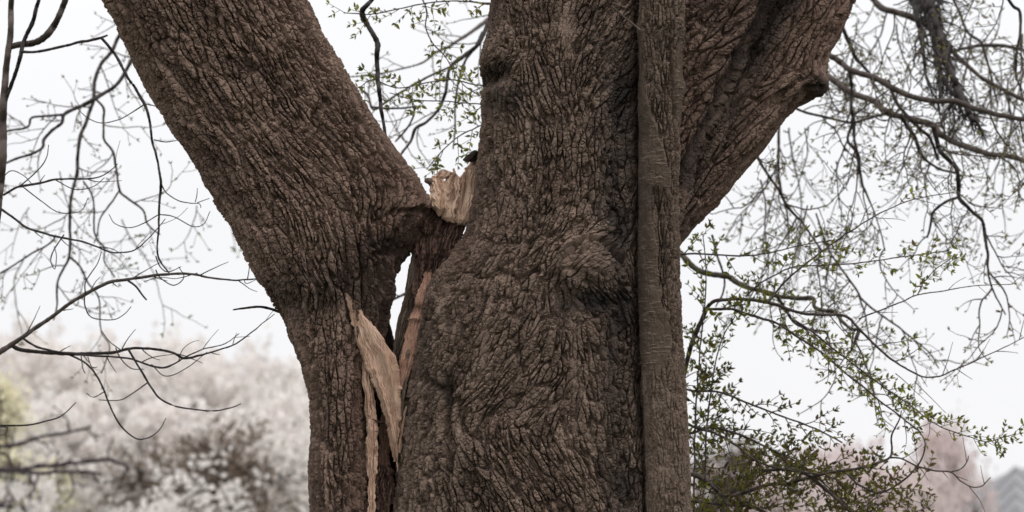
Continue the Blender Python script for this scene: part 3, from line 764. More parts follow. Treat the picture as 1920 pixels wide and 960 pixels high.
def grow(tb, lv, x, y, Y, ang, length, w, curl=0.0, wig=0.10, grav=0.0, kids=0, spread=45, leaf=None, lsize=12, lgap=14, seg=6, klen=0.45, tip=True, dY=0.0):
    """a twig stepping over the picture plane at depth Y; ang in degrees, 0 = right, 90 = up."""
    n = max(3, int(length / seg))
    th = math.radians(ang); X = [x]; Yp = [y]; D = [Y]; TH = [th]
    d = dY + R.uniform(-0.02, 0.02)
    for i in range(n):
        th += math.radians(curl) * seg / 10 + R.gauss(0, wig)
        th += grav * math.cos(th) * 0.06                     # grav < 0 pulls down, > 0 lifts
        x += seg * math.cos(th); y -= seg * math.sin(th); Y += d * seg / 10
        X.append(x); Yp.append(y); D.append(Y); TH.append(th)
    X, Yp, D = np.array(X), np.array(Yp), np.array(D)
    ww = w * (1 - 0.55 * np.arange(n + 1) / n)
    P = W(X, Yp, D)
    tb.add(P, np.maximum(ww, 0.95) / 2 * MPP(D), 4 if w < 3 else 5)
    if leaf:
        g = max(1, int(lgap / seg)); off = R.randrange(g)
        for i in range(1 + off, n + 1, g):
            if R.random() < 0.15: continue
            for sg in ((-1, 1) if leaf == 'leaf' else (R.choice((-1, 1)),)):
                if R.random() < 0.2: continue
                a = TH[i] + sg * math.radians(R.uniform(25, 75))
                dv = np.array([math.cos(a), R.uniform(-0.6, 0.6), math.sin(a) + (0.25 if leaf == 'leaf' else 0.6)])
                sz = lsize * R.uniform(0.55, 1.25) * MPP(D[i])
                if leaf == 'bud':
                    for _ in range(R.choice((2, 3))):
                        lv.add(P[i], dv + np.array([R.uniform(-.35, .35) for _ in range(3)]), sz * R.uniform(.7, 1.1), 0.34)
                else:
                    lv.add(P[i], dv, sz, R.uniform(0.42, 0.62), (R.uniform(-.7, .7), -0.8, R.uniform(-.2, 1)))
        if tip:
            for _ in range(3):
                a = TH[-1] + math.radians(R.uniform(-50, 50))
                lv.add(P[-1], np.array([math.cos(a), R.uniform(-.4, .4), math.sin(a) + 0.3]), lsize * R.uniform(.5, 1.0) * MPP(D[-1]), 0.4)
    for k in range(kids):
        i = int(n * (k + R.uniform(0.3, 1.0)) / (kids + 0.6)); i = min(max(i, 1), n - 1)
        sg = R.choice((-1, 1))
        grow(tb, lv, X[i], Yp[i], D[i], math.degrees(TH[i]) + sg * R.uniform(spread * 0.6, spread * 1.4), length * klen * R.uniform(0.6, 1.3), w * 0.62,
             curl=curl * R.uniform(0.5, 1.5) * (1 if R.random() < .6 else -1), wig=wig, grav=grav, kids=kids // 2, spread=spread, leaf=leaf, lsize=lsize * 0.92, lgap=lgap, seg=seg, klen=klen, dY=R.uniform(-0.03, 0.03))

def along(tb, lv, track, gap, f, start=0.1, end=1.0):
    """sprout twigs along a drawn branch: f(x, y, Y, heading_deg, side, w)"""
    d = np.concatenate([[0], np.cumsum(np.hypot(np.diff(track[:, 0]), np.diff(track[:, 1])))])
    s = d[-1] * start + R.uniform(0, gap)
    sg = R.choice((-1, 1))
    while s < d[-1] * end:
        i = min(int(np.searchsorted(d, s)), len(track) - 2)
        h = math.degrees(math.atan2(-(track[i + 1, 1] - track[i, 1]), track[i + 1, 0] - track[i, 0]))
        f(track[i, 0], track[i, 1], track[i, 3], h, sg, track[i, 2])
        sg = -sg if R.random() < 0.8 else sg
        s += gap * R.uniform(0.6, 1.5)

def solo(root, mat, lv, *a, **k):
    tb = Tubes(); grow(tb, lv, *a, **k); tb.build('twig', mat, root)

def plain_tree(root, pts, Y, mat, k=12):
    tb = Tubes(); draw(tb, pts, Y, Y, 14, k, 1.0, 0.04); return tb.build('trunk', mat, root)

# ---- stubs and twigs that belong to the cracked tree and to the young stem
tb = Tubes(); draw(tb, [(437, 581, 3), (462, 577, 5), (490, 575, 5.5), (525, 584, 6)], 9.90, 9.95)
tb.build('branch_stub', M_twig_d, tree)
for pts in ([(699, 786, 3), (712, 792, 4), (724, 795, 4)], [(703, 808, 2), (716, 811, 2), (730, 816, 2)], [(704, 840, 1.5), (712, 834, 1.5), (722, 842, 1.5)]):
    tb = Tubes(); draw(tb, pts, 9.76, 9.84); tb.build('twig', M_rot2, tree)

tb = Tubes(); draw(tb, [(1148, 12, 2.6), (1165, 28, 3.4), (1182, 42, 4), (1200, 56, 5)], 9.56, 9.64)
tb.build('twig', M_twig_g, stem_t)

# ---- 1. slim bare tree on the left edge
t1 = thing('bare_tree', 'slim bare tree at the left edge with a grey trunk and thin dark arching twigs', 'tree', tuple(W(-40, 1790, 10.8) * (1, 1, 0)))
tb = Tubes(); trk = draw(tb, [(24, -60, 12), (21, 0, 12), (20, 60, 13), (15, 100, 14), (9, 160, 15), (5, 220, 18), (4, 300, 19), (0, 350, 17), (-6, 410, 18), (-22, 520, 20), (-60, 800, 24), (-70, 1200, 28), (-60, 1790, 34)], 10.8, 10.8, 6, 12, 1.0, 0.06)
tb.build('trunk', M_twig_g, t1)
b1 = []
def br(root, pts, Y0, Y1=None, mat=M_twig_d, wig=1.2, name='branch', k=8, knob=0.10):
    tb = Tubes(); tr = draw(tb, pts, Y0, Y1, 4, k, wig, knob); tb.build(name, mat, root); return tr
b1.append(br(t1, [(82, -30, 8), (68, 15, 9), (62, 40, 10), (50, 65, 9), (42, 85, 9), (36, 115, 9), (28, 140, 9), (17, 170, 8), (8, 205, 7)], 10.7, 10.78))
b1.append(br(t1, [(130, -20, 13), (115, 20, 14), (100, 50, 15), (80, 72, 15), (58, 82, 14), (35, 84, 14), (18, 88, 12)], 10.72, 10.8, M_twig))
tA = br(t1, [(40, 97, 6), (70, 97, 6), (110, 88, 6), (150, 79, 6), (185, 72, 6), (202, 66, 4)], 10.7, 10.6)
tB = br(t1, [(190, 71, 7), (205, 88, 6), (222, 112, 6.5), (240, 145, 6), (258, 172, 6), (271, 196, 7), (279, 220, 6), (284, 255, 5), (292, 290, 5), (298, 320, 5), (302, 345, 6), (299, 380, 5), (298, 420, 4.5), (295, 460, 4), (296, 480, 4), (304, 495, 3.5), (318, 512, 3)], 10.6, 10.5)
tE = br(t1, [(2, 392, 5), (25, 408, 5), (50, 427, 5), (80, 437, 4.5), (105, 443, 4.5), (150, 452, 4), (180, 462, 3.5), (210, 473, 3.5), (250, 470, 3), (275, 450, 2.5), (298, 425, 2.2), (310, 410, 1.6)], 10.8, 10.6)
tF = br(t1, [(6, 366, 5), (30, 352, 5), (45, 348, 5.5), (75, 343, 5), (110, 336, 4.5), (150, 336, 4), (180, 334, 3), (205, 322, 2.6), (220, 308, 2)], 10.8, 10.6)
tG = br(t1, [(-60, 700, 16), (-20, 672, 14), (0, 660, 12), (20, 647, 11), (40, 634, 9), (70, 612, 9), (100, 592, 8), (130, 570, 8), (160, 551, 8), (185, 537, 7.5), (212, 527, 7), (240, 524, 6.5), (290, 516, 6), (330, 513, 5.5), (365, 514, 5), (390, 520, 4.5), (420, 524, 4), (455, 525, 3.5), (484, 522, 3)], 10.8, 10.3, M_twig_g)
tG2 = br(t1, [(22, 648, 9), (40, 656, 8.5), (80, 660, 8), (120, 663, 8), (170, 663, 7), (210, 661, 6.5), (240, 654, 6), (270, 653, 5.5), (300, 656, 5.5), (325, 662, 5), (345, 672, 5.5), (370, 667, 4.5), (400, 659, 3.5), (440, 646, 3), (470, 624, 2.5), (495, 604, 2), (515, 588, 1.5)], 10.78, 10.4, M_twig_d)
tG3 = br(t1, [(42, 633, 5), (58, 645, 5), (85, 655, 4.5), (130, 663, 4), (190, 668, 4), (240, 672, 4), (280, 684, 4), (305, 690, 4.5), (325, 683, 3.5), (350, 668, 3), (380, 655, 2.6), (420, 645, 2.2), (448, 626, 1.6)], 10.76, 10.4)
tG4 = br(t1, [(130, 665, 4), (160, 680, 4), (180, 704, 4), (196, 735, 4), (210, 770, 3.6), (228, 800, 3.2), (250, 820, 3), (268, 824, 2.8), (290, 815, 2.4), (303, 800, 2), (311, 784, 1.6)], 10.7, 10.5)
tG5 = br(t1, [(240, 654, 4.5), (255, 680, 4.5), (276, 715, 4.5), (298, 745, 4), (325, 760, 3.6), (355, 766, 3.2), (400, 771, 3), (430, 765, 2.6), (452, 757, 2)], 10.6, 10.4)
b1 += [tA, tB, tE, tF, tG, tG2, tG3, tG4, tG5]
tw = Tubes(); lv1 = Leaves()
for pts in ([(272, 195, 3), (245, 212), (220, 225), (190, 231), (165, 222), (150, 208), (141, 196, 1.5)], [(275, 195, 2.5), (300, 201), (325, 208), (350, 211, 1.5)], [(289, 262, 2.5), (310, 266), (332, 263, 1.5)],
            [(303, 346, 3), (312, 362), (335, 376), (358, 381), (374, 382), (377, 390, 1.6)], [(366, 379, 2), (369, 366), (370, 353, 1.5)], [(370, 380, 2), (392, 372, 1.5)],
            [(298, 402, 2.6), (270, 418), (242, 427), (215, 419), (204, 402, 1.5)], [(298, 402, 2.6), (325, 406), (360, 424), (382, 420), (394, 396, 1.5)],
            [(240, 526, 5), (255, 537), (266, 552), (274, 562, 4)], [(160, 552, 3), (160, 530), (172, 510), (184, 492), (190, 472, 1.6)], [(158, 555, 3.2), (160, 575), (172, 595), (210, 600), (232, 590), (246, 575, 1.6)],
            [(120, 440, 3), (100, 470), (95, 490), (103, 505), (106, 480), (102, 462, 1.5)], [(276, 718, 2.8), (252, 735), (225, 750), (185, 750, 1.8)], [(217, 652, 2.8), (225, 670), (245, 690), (270, 692, 1.8)],
            [(0, 798, 4), (50, 797), (92, 788), (115, 780), (142, 755, 1.8)], [(0, 800, 2.5), (14, 802), (10, 814), (0, 816, 1.8)], [(165, 670, 2.4), (172, 688), (182, 688, 1.6)], [(152, 666, 2.4), (155, 690), (160, 700, 1.6)],
            [(292, 506, 3), (300, 520), (325, 535), (345, 520), (335, 500, 1.6)], [(292, 480, 3), (300, 500), (315, 510), (340, 500, 1.6)], [(464, 524, 2.2), (467, 505), (468, 490, 1.4)], [(458, 525, 2), (462, 532), (480, 524, 1.2)],
            [(195, 735, 2.4), (175, 745), (162, 737, 1.5)], [(40, 348, 2.6), (75, 375), (110, 398), (150, 396), (166, 370, 1.5)], [(40, 347, 3), (65, 325), (85, 300), (92, 272, 1.6)], [(105, 338, 2.4), (140, 355), (175, 350), (196, 333, 1.5)],
            [(0, 340, 2.4), (20, 320), (45, 330), (60, 345, 1.8)], [(370, 512, 2), (330, 522), (300, 520), (270, 528, 1.6)], [(284, 683, 2.4), (310, 705), (350, 690), (388, 660, 1.6)], [(225, 655, 2.2), (205, 640), (190, 620, 1.4)]):
    tq = Tubes(); draw(tq, pts, 10.55, 10.45, 5, 4, 0.8); tq.build('twig', M_twig_d, t1)
for t in (tG, tG2, tG3, tF, tE):
    along(tw, lv1, t, 62, lambda x, y, Y, h, sg, w: solo(t1, M_twig_d, lv1, x, y, Y, h + sg * R.uniform(25, 60), R.uniform(20, 70), min(2.4, w * .6), curl=-sg * R.uniform(2, 9), wig=0.07, leaf=None), 0.15)


# ---- 2. blurred budding tree a few metres behind: trunk hidden behind the cracked one
YB = 15.5
t2 = thing('budding_tree', 'blurred budding tree mostly hidden behind the cracked trunk, with dark crooked hanging branches', 'tree', tuple(W(1060, 1500, YB) * (1, 1, 0)))
plain_tree(t2, [(1075, -420, 50), (1080, 0, 60), (1060, 400, 70), (1050, 900, 84), (1045, 1560, 110)], YB, M_twig_g)
b2 = []
b2.append(br(t2, [(1070, -150, 26), (900, -260, 22), (600, -220, 18), (380, -120, 14), (300, -30, 11), (262, 30, 9), (225, 65, 8), (210, 95, 8), (190, 120, 8), (178, 150, 8), (176, 185, 8), (168, 208, 8), (160, 232, 8), (150, 258, 8), (146, 295, 7), (144, 330, 8), (138, 350, 7), (132, 380, 7), (131, 420, 6.5), (130, 480, 6), (118, 505, 5), (108, 530, 5), (107, 570, 4), (100, 600, 3)], YB - .3, 13.2, M_twig_d))
b2.append(br(t2, [(300, -30, 9), (275, 50, 8), (256, 95, 8), (240, 125, 8), (222, 155, 8), (200, 172, 8), (176, 187, 9), (150, 200, 8), (120, 215, 8), (116, 230, 7), (95, 247, 7), (82, 262, 7), (80, 276, 6), (60, 288, 6), (30, 298, 5.5), (0, 312, 5)], 13.6, 13.2, M_twig_d))
b2.append(br(t2, [(120, 215, 6), (95, 217, 5.5), (60, 221, 5), (52, 238, 5), (20, 245, 5), (-10, 252, 4)], 13.3, 13.6, M_twig_d))
b2.append(br(t2, [(182, 188, 5), (194, 203, 5.5), (194, 230, 5), (196, 262, 5), (212, 285, 5.5), (218, 318, 5), (224, 357, 5), (240, 372, 5), (268, 394, 4.5), (276, 420, 4), (300, 440, 3)], 13.2, 13.3, M_twig))
b2.append(br(t2, [(224, 357, 4), (205, 385, 4), (188, 410, 3.5), (182, 440, 3), (176, 455, 2.6)], 13.3, 13.4, M_twig))
b2.append(br(t2, [(156, 340, 4), (170, 360, 4), (176, 385, 4), (178, 440, 4), (195, 465, 3.5), (196, 490, 3), (215, 520, 3)], 13.2, 13.4, M_twig))
b2.append(br(t2, [(131, 482, 4.5), (150, 500, 4.5), (165, 530, 4), (185, 560, 3.5), (190, 620, 3), (205, 650, 3), (190, 700, 2.6)], 13.2, 13.4, M_twig))
b2.append(br(t2, [(105, 440, 4), (95, 455, 4), (60, 475, 4), (22, 500, 4), (0, 512, 4)], 13.2, 13.4, M_twig))
# upper gap
b2.append(br(t2, [(1060, -60, 18), (990, -40, 14), (930, 10, 12), (918, 35, 11), (885, 58, 8), (850, 82, 7), (815, 100, 6), (792, 118, 5), (760, 128, 4), (700, 140, 4), (640, 145, 3.5)], YB, 13.0, M_twig))
b2.append(br(t2, [(930, 0, 12), (915, 45, 10), (895, 85, 9), (865, 108, 9), (845, 125, 8), (838, 150, 7), (835, 175, 7), (822, 205, 6.5), (800, 228, 6), (780, 240, 7), (770, 265, 5.5), (752, 290, 5), (730, 335, 4)], 12.6, 12.3, M_twig_d))
b2.append(br(t2, [(905, 60, 7), (890, 90, 6), (870, 120, 5.5), (855, 180, 5), (853, 240, 4), (850, 280, 3)], 12.8, 12.8, M_twig))
b2.append(br(t2, [(838, 128, 5), (800, 145, 5), (765, 165, 5), (725, 190, 5), (700, 205, 5), (690, 180, 6), (680, 170, 5)], 12.5, 12.9, M_twig))
b2.append(br(t2, [(780, 200, 4), (745, 203, 4.5), (712, 202, 5), (695, 200, 4)], 12.5, 12.6, M_twig_d))
b2.append(br(t2, [(768, 175, 4), (776, 205, 4), (772, 225, 4), (760, 245, 4.5), (742, 265, 4)], 12.5, 12.6, M_twig))
# through the gap under the fork
b2.append(br(t2, [(820, 520, 6), (780, 540, 6), (750, 556, 5.5), (715, 572, 5)], 13, 13, M_twig_d))
# right side, starting behind the right-hand limbs
b2.append(br(t2, [(1075, -200, 30), (1300, -120, 26), (1480, 30, 20), (1545, 95, 14), (1570, 112, 13), (1600, 134, 13), (1640, 146, 13), (1680, 168, 13), (1715, 183, 12), (1755, 190, 12), (1790, 190, 12), (1830, 204, 11), (1880, 217, 11), (1935, 226, 10)], 13.6, 12.0, M_twig))
u2 = br(t2, [(1480, 60, 22), (1520, 110, 17), (1550, 140, 14), (1575, 160, 13), (1600, 176, 14), (1640, 190, 14), (1660, 208, 15), (1700, 222, 14), (1745, 233, 15), (1762, 250, 14), (1780, 262, 13), (1810, 274, 13), (1850, 288, 12), (1890, 292, 11), (1940, 308, 10)], 13.2, 12.2, M_twig_g)
b2 += [u2]
b2.append(br(t2, [(1750, 236, 11), (1756, 262, 10), (1762, 282, 10), (1780, 302, 9), (1794, 318, 9), (1797, 345, 10), (1799, 370, 9), (1818, 392, 8), (1840, 412, 7), (1845, 432, 8), (1848, 455, 7), (1853, 480, 6), (1852, 500, 5), (1860, 540, 4), (1885, 590, 3)], 12.2, 12.4, M_twig_d))
b2.append(br(t2, [(1797, 370, 6), (1775, 378, 6), (1750, 398, 5.5), (1744, 425, 5), (1738, 445, 4)], 12.3, 12.5, M_twig_d))
b2.append(br(t2, [(1688, 214, 8), (1702, 238, 8), (1716, 258, 8), (1725, 285, 8), (1742, 305, 6), (1765, 318, 5.5), (1792, 325, 5)], 12.3, 12.5, M_twig_d))
b2.append(br(t2, [(1665, 150, 8), (1680, 190, 8), (1700, 215, 7), (1722, 238, 8), (1745, 262, 7), (1758, 300, 6)], 12.6, 12.7, M_twig_d))
b2.append(br(t2, [(1594, 130, 7), (1597, 170, 7), (1596, 200, 7), (1600, 230, 9), (1602, 262, 6), (1610, 300, 6), (1608, 330, 5)], 12.7, 12.8, M_twig_d))
b2.append(br(t2, [(1600, 228, 7), (1590, 262, 6), (1606, 285, 9), (1612, 320, 7), (1618, 348, 6), (1640, 400, 3), (1660, 470, 3)], 12.7, 12.8, M_twig_d))
b2.append(br(t2, [(1478, 196, 5), (1510, 210, 5.5), (1550, 220, 5.5), (1595, 229, 5), (1640, 218, 5), (1665, 210, 4)], 12.6, 12.7, M_twig_d))
b2.append(br(t2, [(1415, 285, 7), (1430, 312, 6), (1448, 338, 6), (1462, 358, 6), (1475, 385, 6), (1500, 412, 5), (1520, 440, 4.5), (1540, 470, 4)], 12.4, 12.6, M_twig_d))
b2.append(br(t2, [(1465, 200, 5), (1460, 250, 6), (1460, 320, 6), (1464, 356, 5), (1475, 400, 4), (1480, 450, 3)], 13.4, 13.6, M_twig))
b2.append(br(t2, [(1575, 40, 8), (1590, 75, 9), (1606, 110, 8), (1625, 132, 7), (1640, 148, 6)], 12.9, 13.0, M_twig_d))
b2.append(br(t2, [(1612, -30, 13), (1650, 12, 14), (1680, 22, 15), (1715, 35, 14), (1745, 55, 13), (1770, 80, 11), (1800, 110, 10), (1840, 145, 9), (1875, 165, 9), (1935, 195, 9)], 13.8, 13.2, M_twig))
b2.append(br(t2, [(1780, 100, 6), (1810, 90, 7), (1850, 84, 8), (1890, 87, 8), (1940, 98, 7)], 13.6, 13.4, M_twig))
b2.append(br(t2, [(1880, -20, 6), (1898, 10, 7), (1912, 22, 7), (1913, 60, 6), (1906, 100, 5.5), (1905, 150, 4)], 12, 12.2, M_twig_d))
b2.append(br(t2, [(1783, -10, 6), (1800, 25, 6), (1815, 60, 6.5), (1840, 80, 6), (1850, 110, 6), (1860, 150, 5), (1870, 200, 4)], 13.4, 13.4, M_twig))
# lower right dark mossy branch
tM = br(t2, [(1180, 420, 22), (1240, 455, 17), (1272, 472, 14), (1290, 492, 13), (1312, 508, 12), (1335, 514, 12), (1365, 519, 12), (1382, 530, 13), (1405, 540, 10), (1440, 548, 10), (1465, 556, 9), (1490, 559, 9), (1525, 560, 10), (1526, 574, 8), (1545, 583, 8), (1565, 585, 9), (1580, 604, 7), (1598, 617, 7), (1612, 616, 5)], 12.8, 11.6, M_moss)
b2.append(tM)
b2.append(br(t2, [(1612, 616, 8), (1606, 632, 7), (1602, 645, 5), (1594, 660, 3)], 11.6, 11.6, M_twig_d))
b2.append(br(t2, [(1455, 552, 7), (1470, 575, 6), (1490, 605, 6), (1520, 618, 5), (1548, 622, 6), (1552, 632, 4)], 11.8, 12, M_twig_d))
b2.append(br(t2, [(1335, 440, 5), (1345, 480, 5), (1358, 520, 4.5), (1355, 550, 4), (1342, 575, 3)], 12.5, 12.5, M_twig_d))
b2.append(br(t2, [(1530, 400, 4), (1555, 470, 4.5), (1600, 535, 5), (1625, 570, 4.5), (1680, 610, 4), (1740, 660, 3), (1760, 690, 2.6)], 12.8, 12.8, M_twig))
tw = Tubes(); lv2 = Leaves()
def hang(x, y, Y, h, sg, w):
    grow(tw, lv2, x, y, Y + R.uniform(-.3, .4), R.uniform(-125, -55) if R.random() < .7 else h + sg * 45, R.uniform(50, 190), R.uniform(2.4, 4.2), curl=R.uniform(-4, 4), wig=0.16, kids=R.choice((2, 3, 4)), spread=42, leaf='bud', lsize=11, lgap=46, seg=7, klen=0.42)
for t in b2:
    rt = t[(t[:, 1] > -60) & (t[:, 0] > 1380)]
    if len(rt) > 4: along(tw, lv2, rt, 42, hang, 0.0)
    lt = t[(t[:, 1] > -40) & (t[:, 0] < 600)]
    if len(lt) > 4:
        along(tw, lv2, lt, 56, lambda x, y, Y, h, sg, w: grow(tw, lv2, x, y, Y + R.uniform(-.1, .8), h + sg * R.uniform(25, 65), R.uniform(40, 130), min(3, w * .5), curl=sg * R.uniform(-2, 5), wig=0.13, kids=2, leaf='bud', lsize=10, lgap=42, seg=7), 0.0)
    mt = t[(t[:, 1] > 0) & (t[:, 0] > 620) & (t[:, 0] < 930)]
    if len(mt) > 4:
        along(tw, lv2, mt, 50, lambda x, y, Y, h, sg, w: grow(tw, lv2, x, y, Y + R.uniform(0, .8), h + sg * R.uniform(25, 65), R.uniform(40, 130), min(2.6, w * .5), curl=sg * R.uniform(-2, 5), wig=0.12, kids=1, leaf='bud', lsize=9, lgap=34, seg=7), 0.0)
# curtain of far thin hanging twigs on the right
for i in range(20):
    x = R.uniform(1420, 1930); y = R.uniform(-30, 180) if x > 1600 else R.uniform(230, 420)
    if x < 1600: y = max(y, 460 - (x - 1275) * 1.05 - 30)
    grow(tw, lv2, x, y, R.uniform(12.2, 14.5), R.uniform(-110, -70), R.uniform(160, 420), R.uniform(2.6, 4), curl=R.uniform(-1, 1), wig=0.10, kids=4, spread=38, leaf='bud', lsize=12, lgap=54, seg=9, klen=0.3)
for i in range(6):
    x = R.uniform(0, 480); y = R.uniform(120, 520)
    grow(tw, lv2, x, y, R.uniform(14.5, 17), R.uniform(-120, -60), R.uniform(100, 260), R.uniform(2.2, 3.2), curl=R.uniform(-1, 1), wig=0.12, kids=3, spread=42, leaf='bud', lsize=11, lgap=48, seg=9, klen=0.4)
tw.build('twigs', M_twig, t2); ob = lv2.build('buds', M_bud, t2)

# ---- 3. tree with thick drooping branches, far right top
t3 = thing('drooping_tree', 'tree beyond the right edge whose thick dark ragged branches droop into the upper right corner', 'tree', tuple(W(2180, 1400, 14.6) * (1, 1, 0)))
plain_tree(t3, [(2150, -420, 60), (2170, 0, 80), (2180, 600, 95), (2190, 1460, 120)], 14.6, M_twig_g)
b3 = [br(t3, [(2150, -300, 50), (1950, -330, 44), (1790, -220, 30), (1748, -80, 22), (1744, 0, 17), (1750, 40, 16), (1764, 80, 15), (1770, 110, 14), (1785, 145, 14), (1799, 175, 15), (1810, 200, 17), (1822, 218, 13), (1834, 232, 8), (1840, 248, 3)], 13.6, 12.4, M_twig_d, 6, knob=.12)]
for pts in ([(1735, -80, 16), (1732, -10, 15), (1740, 40, 13), (1758, 85, 13), (1762, 125, 10), (1776, 160, 9), (1796, 190, 8), (1806, 214, 6)],
            [(1760, -80, 12), (1762, -10, 11), (1760, 30, 10), (1772, 90, 9), (1784, 120, 9), (1792, 160, 8), (1812, 190, 8), (1826, 226, 4)],
            [(1742, -80, 18), (1722, -10, 13), (1720, 30, 12), (1727, 70, 11), (1733, 110, 8), (1738, 140, 7), (1742, 170, 3)],
            [(1725, -80, 10), (1712, -10, 10), (1716, 30, 8), (1730, 60, 7), (1728, 100, 5)],
            [(1760, -60, 12), (1752, 0, 10), (1750, 60, 10), (1757, 110, 9), (1762, 150, 8), (1766, 182, 4)],
            [(1785, 140, 8), (1782, 180, 6), (1790, 215, 5), (1788, 245, 3)]):
    b3.append(br(t3, pts, 13.4 + R.uniform(-.3, .3), 12.5, M_twig_d, 4, knob=.18))
tw = Tubes(); lv3 = Leaves()
for t in b3:
    along(tw, lv3, t[t[:, 1] > -60], 12, lambda x, y, Y, h, sg, w: grow(tw, lv3, x, y, Y, R.uniform(-115, -40), R.uniform(15, 90), R.uniform(2.5, 5), curl=R.uniform(-5, 5), wig=0.2, kids=2, spread=45, leaf=None, lsize=12, lgap=40), 0.0)
tw.build('twigs', M_twig_d, t3)

# ---- 4. leafing shrub just behind the right side of the cracked tree
t4 = thing('leafing_tree', 'small tree right behind the cracked trunk with thin sprays of fresh green leaves', 'tree', tuple(W(1200, 1700, 11.1) * (1, 1, 0)))
plain_tree(t4, [(1180, -300, 14), (1190, 0, 18), (1200, 400, 26), (1210, 800, 34), (1215, 1300, 42), (1220, 1790, 52)], 11.1, M_twig_g)
b4 = []
r1 = br(t4, [(1210, 860, 18), (1255, 780, 13), (1280, 712, 10), (1292, 660, 10), (1302, 630, 10), (1315, 602, 9.5), (1325, 578, 9), (1338, 566, 8), (1365, 562, 7.5), (1400, 562, 7), (1430, 566, 7), (1460, 573, 7), (1495, 585, 6.5), (1530, 590, 6), (1570, 590, 6), (1592, 597, 6), (1604, 610, 5.5), (1625, 632, 5.5), (1650, 655, 5), (1680, 680, 4.5), (1700, 692, 4)], 11.1, 10.9, M_twig)
r1b = br(t4, [(1700, 692, 4), (1730, 706, 3.6), (1760, 706, 3.4), (1790, 694, 3), (1830, 676, 2.6), (1875, 655, 2.2), (1930, 628, 1.8)], 10.9, 10.9, M_twig, name='branch')
r2 = br(t4, [(1322, 580, 6), (1350, 580, 6), (1375, 580, 5.5), (1400, 588, 5.5), (1425, 596, 5.5), (1460, 608, 5), (1500, 634, 5), (1540, 660, 4.6), (1565, 682, 4.4), (1600, 712, 4.2), (1630, 735, 4), (1660, 760, 3.6), (1690, 782, 3.2), (1720, 806, 2.8)], 11.0, 10.7, M_twig)
r2b = br(t4, [(1490, 600, 4), (1530, 628, 4), (1570, 660, 4), (1610, 690, 3.6), (1650, 720, 3.4), (1700, 755, 3), (1740, 785, 2.6), (1775, 805, 2.4), (1820, 820, 2.2), (1850, 828, 2), (1880, 820, 1.8), (1905, 812, 1.6)], 10.9, 10.6, M_twig)
r4 = br(t4, [(1398, 556, 3.6), (1425, 532, 3.4), (1455, 514, 3.2), (1490, 500, 3), (1540, 497, 3), (1600, 494, 2.8), (1660, 486, 2.6), (1720, 478, 2.4), (1780, 470, 2)], 10.9, 10.6, M_twig)
r5 = br(t4, [(1440, 568, 4.2), (1470, 530, 4), (1510, 495, 3.8), (1550, 465, 3.6), (1600, 430, 3), (1660, 395, 2.6), (1720, 372, 2.2), (1784, 362, 1.8)], 10.9, 10.7, M_twig)
r5b = br(t4, [(1270, 478, 4.5), (1300, 476, 4), (1340, 477, 3.6), (1390, 480, 3.4), (1440, 474, 3), (1490, 462, 2.6), (1530, 455, 2.4), (1580, 448, 2)], 11, 10.8, M_twig)
r5c = br(t4, [(1610, 598, 3.2), (1650, 582, 3), (1690, 566, 2.8), (1720, 553, 2.6), (1770, 545, 2.4), (1830, 536, 2), (1900, 532, 1.6)], 10.9, 10.7, M_twig)
r5d = br(t4, [(1720, 553, 2.4), (1735, 525, 2.2), (1760, 500, 2), (1790, 480, 1.6)], 10.8, 10.7, M_twig)
r6 = br(t4, [(1240, 900, 14), (1300, 890, 9), (1330, 908, 8), (1360, 930, 8), (1390, 925, 8), (1420, 915, 8), (1450, 908, 7), (1480, 906, 7), (1510, 896, 6.5), (1540, 890, 6), (1580, 882, 6), (1620, 877, 5.5), (1645, 868, 5), (1668, 858, 5), (1672, 840, 4.5), (1672, 815, 3.6), (1685, 790, 3), (1690, 770, 2)], 11.1, 10.7, M_twig)
r7 = br(t4, [(1370, 925, 8), (1392, 900, 7.5), (1410, 888, 7.5), (1440, 882, 7.5), (1480, 880, 7), (1515, 890, 7.5), (1545, 915, 8), (1580, 945, 8), (1620, 985, 8)], 11, 10.8, M_twig)
r8 = br(t4, [(1590, 890, 4.5), (1615, 912, 4.5), (1650, 924, 4), (1680, 910, 4), (1710, 886, 3.8), (1728, 860, 3.4), (1734, 830, 3), (1720, 800, 2)], 10.8, 10.7, M_twig)
r9 = br(t4, [(1668, 858, 4), (1690, 860, 3.6), (1720, 874, 3.6), (1750, 882, 3.4), (1782, 885, 3), (1800, 902, 2.8), (1820, 912, 2.6), (1840, 912, 2.4), (1858, 895, 2)], 10.8, 10.7, M_twig)
r9b = br(t4, [(1782, 885, 2.6), (1800, 880, 2.4), (1812, 868, 2.2), (1816, 855, 2)], 10.8, 10.7, M_twig)
r10 = br(t4, [(1225, 760, 12), (1300, 800, 6), (1340, 812, 5.5), (1380, 835, 5), (1420, 865, 4.5), (1470, 880, 4), (1540, 890, 3)], 11.1, 10.8, M_twig)
r11 = br(t4, [(1225, 800, 12), (1290, 812, 6), (1325, 802, 5.5), (1360, 806, 5), (1400, 820, 5), (1440, 840, 4.5), (1500, 870, 4), (1560, 920, 4), (1600, 960, 4)], 11.1, 11.2, M_twig)
r12 = br(t4, [(1300, 985, 4.5), (1302, 880, 4.2), (1303, 800, 4), (1308, 720, 3.6), (1312, 660, 3.2), (1318, 600, 3), (1324, 520, 2.6), (1318, 440, 2)], 10.9, 10.9, M_twig)
r13 = br(t4, [(1322, 900, 4), (1324, 820, 3.8), (1330, 760, 3.4), (1338, 700, 3), (1352, 640, 2.8), (1380, 590, 2.2)], 10.9, 10.9, M_twig)
r14 = br(t4, [(1240, 940, 10), (1300, 940, 7), (1350, 945, 7), (1410, 950, 7), (1450, 970, 7)], 11.2, 11.2, M_twig)
